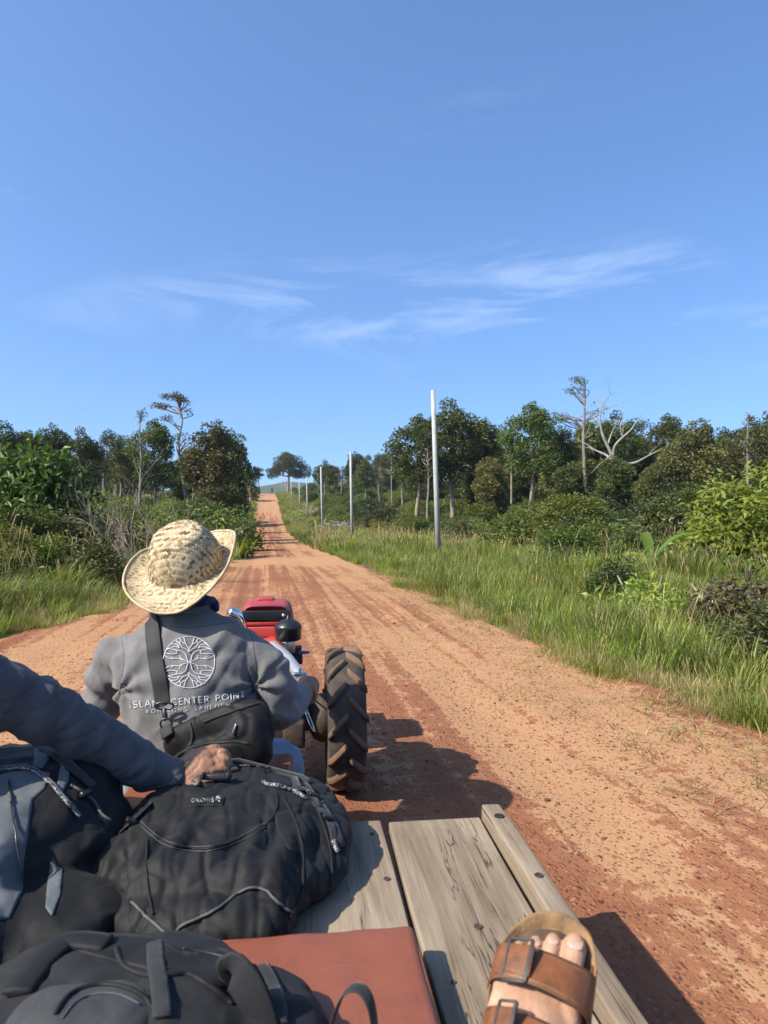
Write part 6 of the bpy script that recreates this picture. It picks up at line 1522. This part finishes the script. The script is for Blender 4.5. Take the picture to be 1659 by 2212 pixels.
# cuff and the thin yellow string at the wrist
cfp = [P(366, 1676, 1.60), P(374, 1679, 1.603), P(382, 1682, 1.606)]
v, f = loft(cfp, [.0385, .039, .0385], 28, round_ends=False); o = MB().add(v, f[:-2]).build('cuff', M_JACKET2, pn); o.modifiers.new('s', 'SOLIDIFY').thickness = .004
M_YEL = plain('yellow_string', (.75, .35, .03), .6, .1, 50)
wq = WR + ax * .017
bs = [wq + bk_n * (.0275 * math.cos(a)) + lat * (.0335 * math.sin(a)) for a in np.linspace(0, 2 * math.pi, 30)]
mb = MB(); mb.tube(bs, .0012, 5); mb.tube([wq + bk_n * .028 - lat * .012, wq + bk_n * .033 - lat * .005 + ax * .022], [.0013, .0008], 5); link('string_bracelet', mb.mesh('bracelet'), M_YEL, pn)

# the deck and all that lies on it, at its real distance below and before the camera
KD = 1.18
for q in (TR, bk, lb_, nb, CUSH, pn): q.location = EYEV + (Vector(q.location) - EYEV) * KD; q.scale = (KD,) * 3

# ================================================================== photographer's sandalled foot
BALL = P(1156, 2194, .83)
fy = (RGT * .36 + FWD * .76 + UP * .55).normalized(); fx = (RGT - fy * RGT.dot(fy)); fx = (fx.normalized() + UP * .05).normalized(); fx = (fx - fy * fx.dot(fy)).normalized(); fz = fx.cross(fy)
def FT(x, y, z): return BALL + fx * x + fy * y + fz * z          # the foot's own frame: x to the big toe, y forward, z up out of the instep
ph = empty('person', FT(0, -.1, -.02), 0, 'photographer, only the bare left foot in a sandal showing at bottom right', 'person')
mb = MB()
mb.add(*loft(spline([FT(-.004, -.185, .038), FT(-.006, -.14, .040), FT(-.006, -.085, .037), FT(-.002, -.03, .028), FT(.000, .012, .021), FT(-.001, .035, .018)], 5),
             lerp_list([(.020, .024), (.031, .034), (.034, .030), (.040, .021), (.043, .017), (.038, .014)], 26), 22, up=fz, power=2.3))
mb.add(*ellipsoid(FT(.033, .004, .020), (.017, .026, .018), Matrix((fx, fy, fz)).transposed()))
TOES = [(.0300, .020, .090, .0150), (.0050, .026, .084, .0100), (-.0145, .020, .074, .0092), (-.0315, .012, .062, .0084), (-.0460, .002, .047, .0076)]
for x, y0, y1, r_ in TOES:
    xs = x * 1.02
    mb.add(*slimb([FT(x, y0 - .02, .019), FT(x, y0 + .012, .0195), FT(xs, (y0 + y1) / 2 + .006, .019), FT(xs, y1 - r_ * .5, .017), FT(xs, y1, .0135)], [r_ * .98, r_, r_ * .90, r_ * 1.0, r_ * .80], 5, 12))
mb.add(*slimb([FT(-.004, -.165, .045), FT(-.004, -.155, .085), FT(-.004, -.17, .16), camp(.18, .42, .80), camp(.10, .20, .86)], [.034, .036, .040, .052, .056], 5, 16))
mb.add(*slimb([camp(.10, .20, .86), camp(0, -.05, .74), camp(-.05, -.25, .66)], [.06, .075, .085], 5, 16))
for s_, x in ((1, .034), (-1, -.04)): mb.add(*ellipsoid(FT(x * .9, -.15, .075), (.012, .012, .012)))
def tend(c, n_):
    q = c - BALL; x, y, z = q.dot(fx), q.dot(fy), q.dot(fz); a = .0008 * noise.noise(c * 70)
    if z > .02 and -.14 < y < .02: a += .0004 * max(0, math.sin((x + .05) * 290 + y * 60)) + .0010 * noise.noise(Vector((x * 50, y * 22, 3)))
    return a
link('body', remesh(mb, .0021, 2, tend, 'foot'), M_SKINP, ph)
for k, (x, y0, y1, r_) in enumerate(TOES):
    mb = MB(); rt_ = Matrix((fx, fy, fz)).transposed() @ Matrix.Rotation(R(-24), 3, 'X')
    mb.add(*ellipsoid(FT(x * 1.02, y1 - r_ * .50, .0160 + r_ * .80), (r_ * .66, r_ * .74, r_ * .20), rt_, 2.6)); mb.build('toenail', M_NAIL, ph)
# sandal
sn = empty('sandal', FT(0, -.03, -.03), 0, 'worn tan leather two-strap sandal on the foot at bottom right', 'sandal')
def outline(n_=72):
    ctrl = [(.014, .118), (.046, .106), (.060, .068), (.060, .012), (.050, -.045), (.040, -.10), (.038, -.145), (.026, -.175), (0, -.184), (-.026, -.175), (-.038, -.145), (-.044, -.09), (-.053, -.03), (-.058, .015), (-.055, .058), (-.040, .090), (-.014, .112)]
    pts = spline([Vector((a, b_, 0)) for a, b_ in ctrl + [ctrl[0]]], 5)[:-1]; return [(q.x, q.y) for q in pts]
OL = outline(); n_ = len(OL)
def ring_at(sc, z, lift=0.0): return [FT(a * sc, (b_ + .03) * sc - .03, z + lift * max(0, (b_ - .03) / .08) ** 1.5 * (1 if b_ > .03 else 0) + .002 * noise.noise(Vector((a * 60, b_ * 60, 0)))) for a, b_ in OL]
def rings_mesh(rs, close=True):
    v, f = [], []
    for r_ in rs: v += r_
    for i in range(len(rs) - 1):
        for j in range(n_): f.append((i * n_ + j, i * n_ + (j + 1) % n_, (i + 1) * n_ + (j + 1) % n_, (i + 1) * n_ + j))
    f.append(tuple(range(n_))[::-1])
    if close:
        c = len(v); v.append(sum(rs[-1], Vector()) / n_); f += [((len(rs) - 1) * n_ + j, (len(rs) - 1) * n_ + (j + 1) % n_, c) for j in range(n_)]
    return MB().add(v, f)
rings_mesh([ring_at(.97, -.022), ring_at(1.0, -.020), ring_at(1.0, -.004), ring_at(1.0, .008, .006), ring_at(.985, .0135, .008), ring_at(.955, .0125, .008), ring_at(.90, .004, .005), ring_at(.80, .000, .002), ring_at(.5, .0015), ring_at(.2, .002)]).build('sole', M_CORK, sn)
rings_mesh([ring_at(.88, .0005, .003), ring_at(.87, .0045, .004), ring_at(.78, .0028, .002), ring_at(.5, .0040), ring_at(.2, .0045)]).build('footbed', M_BED, sn)
def band(y0, y1, ztop, name, xl_=-.058, xr_=.060, skew=0.0, wl=1.0, wr=1.35, n=26):
    v, f = [], []
    for i in range(n + 1):
        t_ = i / n; a = math.pi * (1 - t_); x = (xl_ + xr_) / 2 + (xr_ - xl_) / 2 * math.cos(a) * (1 - .0 * t_)
        cz = math.sin(a) ** .62; wdt = (y1 - y0) / 2 * (wl + (wr - wl) * t_ ** 2); yc = (y0 + y1) / 2 + skew * (t_ - .5)
        for j in range(9):
            s_ = -1 + 2 * j / 8; z = -.002 + (ztop + .0) * cz + (ztop * -.16 * s_) * cz
            v.append(FT(x, yc + wdt * s_, z + .0012 * noise.noise(Vector((t_ * 9, s_ * 2, y0 * 50)))))
    for i in range(n):
        for j in range(8): f.append((9 * i + j, 9 * (i + 1) + j, 9 * (i + 1) + j + 1, 9 * i + j + 1))
    o = MB().add(v, f).build(name, M_LEATHER, sn); so = o.modifiers.new('s', 'SOLIDIFY'); so.thickness = .0036; so.offset = 0; so.use_rim = True
    for j, sg in ((0, -1), (8, 1)):
        e = [v[9 * i + j] + fy * (.0004 * sg) for i in range(n + 1)]
        MB().add(*loft(e, .0017, 6)).build('strap_edge', M_LEATHD, sn)
        e = [v[9 * i + j].lerp(v[9 * i + (1 if j == 0 else 7)], .62) + fz * .0019 for i in range(n + 1)]
        MB().add(*loft(e, .0005, 5)).build('stitching', M_CORK, sn)
    return o
band(.010, .052, .050, 'strap', skew=-.002, wr=1.25); band(-.066, -.026, .068, 'strap', xl_=-.054, xr_=.056, skew=-.012, wr=1.4)
# leather side joining the two straps on the inner side
v, f = [], []
for i in range(15):
    t_ = i / 14; y = .070 - .140 * t_; xe = .0605 - .012 * max(0, t_ - .3) - .012 * t_ ** 2; top = .016 + .004 * abs(2 * t_ - 1) ** 1.5 + .010 * t_
    for j in range(6):
        s_ = j / 5; v.append(FT(xe + .0015 - .006 * s_ ** 2, y, -.004 + top * s_))
for i in range(14):
    for j in range(5): f.append((6 * i + j, 6 * i + j + 1, 6 * (i + 1) + j + 1, 6 * (i + 1) + j))
o = MB().add(v, f).build('side_leather', M_LEATHER, sn); so = o.modifiers.new('s', 'SOLIDIFY'); so.thickness = .0036
def buckle(x, y, z, ang, w_, l_):
    M_ = Matrix((fx, fy, fz)).transposed().to_4x4(); M_.translation = FT(x, y, z); M_ = M_ @ Matrix.Rotation(ang, 4, 'Y')
    mb = MB()
    for c, s_ in (((-w_ / 2, 0, 0), (.003, l_, .0035)), ((w_ / 2, 0, 0), (.0045, l_, .004)), ((0, l_ / 2, 0), (w_, .0028, .003)), ((0, -l_ / 2, 0), (w_, .0028, .003))): mb.box(c, s_, M=M_)
    mb.build('buckle', M_BUCK, sn, bevel=.0012)
    mb = MB(); mb.box((-.004, 0, -.001), (w_ * 1.5, l_ * .74, .0032), M=M_); mb.build('strap_end', M_LEATHER, sn, bevel=.001)
buckle(-.031, .031, .0495, R(-30), .030, .048); buckle(-.031, -.044, .0655, R(-36), .022, .046)

# ================================================================== far rider on the crest
d_ = 200; q = RGT * ((587.5 - CX) / F * d_) + FWD * d_; z0 = Hs(q.x, q.y) + .02; B = Vector((q.x, q.y, z0))
mo = empty('motorbike', B, 0, 'tiny motorbike coming over the crest of the road', 'motorbike')
def wl(y, r_):
    mb = MB(); mb.tube([B + Vector((0, y + .28 * math.cos(a), .30 + .28 * math.sin(a))) for a in np.linspace(0, 2 * math.pi, 18)], r_, 6); mb.build('wheel', M_RUB, mo)
wl(-.6, .05); wl(.6, .05)
mb = MB(); mb.tube(spline([B + Vector((0, -.6, .3)), B + Vector((0, -.45, .75)), B + Vector((0, -.1, .6)), B + Vector((0, .5, .72))], 5), lerp_list([.05, .13, .12, .12], 16), 8); mb.tube([B + Vector((-.35, -.4, 1.0)), B + Vector((.35, -.4, 1.0))], .03, 6); mb.tube([B + Vector((0, -.4, 1.0)), B + Vector((0, -.6, .3))], .035, 6); mb.build('frame', M_BPLAST, mo)
rp_ = empty('person', B + Vector((0, .1, .75)), 0, 'tiny rider in dark clothes on the far motorbike', 'person')
mb = MB(); mb.tube([B + Vector((0, .15, .75)), B + Vector((0, .1, 1.1)), B + Vector((0, .05, 1.38))], [.17, .19, .12], 10); mb.add(*ellipsoid(B + Vector((0, .0, 1.56)), (.12, .13, .15)))
for s_ in (-1, 1):
    mb.tube(spline([B + Vector((.2 * s_, .05, 1.32)), B + Vector((.32 * s_, -.1, 1.1)), B + Vector((.32 * s_, -.38, 1.02))], 3), lerp_list([.06, .05, .04], 7), 7); mb.tube(spline([B + Vector((.1 * s_, .15, .78)), B + Vector((.18 * s_, -.25, .72)), B + Vector((.16 * s_, -.05, .3))], 3), lerp_list([.09, .08, .05], 7), 7)
link('body', remesh(mb, .04, 2, None, 'rider'), M_BLACK2, rp_)

# ================================================================== the air
hz = bpy.data.materials.new('haze_air'); hz.use_nodes = True; t = hz.node_tree; t.nodes.clear()
vo = N(t, 'ShaderNodeVolumePrincipled'); vo.inputs['Color'].default_value = (.80, .90, 1.0, 1); vo.inputs['Density'].default_value = .00018; vo.inputs['Anisotropy'].default_value = .2
t.links.new(vo.outputs[0], N(t, 'ShaderNodeOutputMaterial').inputs['Volume'])
mb = MB(); mb.box((0, 1950, 29), (5400, 4700, 86)); tag(mb.build('haze', hz, None, smooth=False), 'thin blue haze over the far hills', kind='stuff')
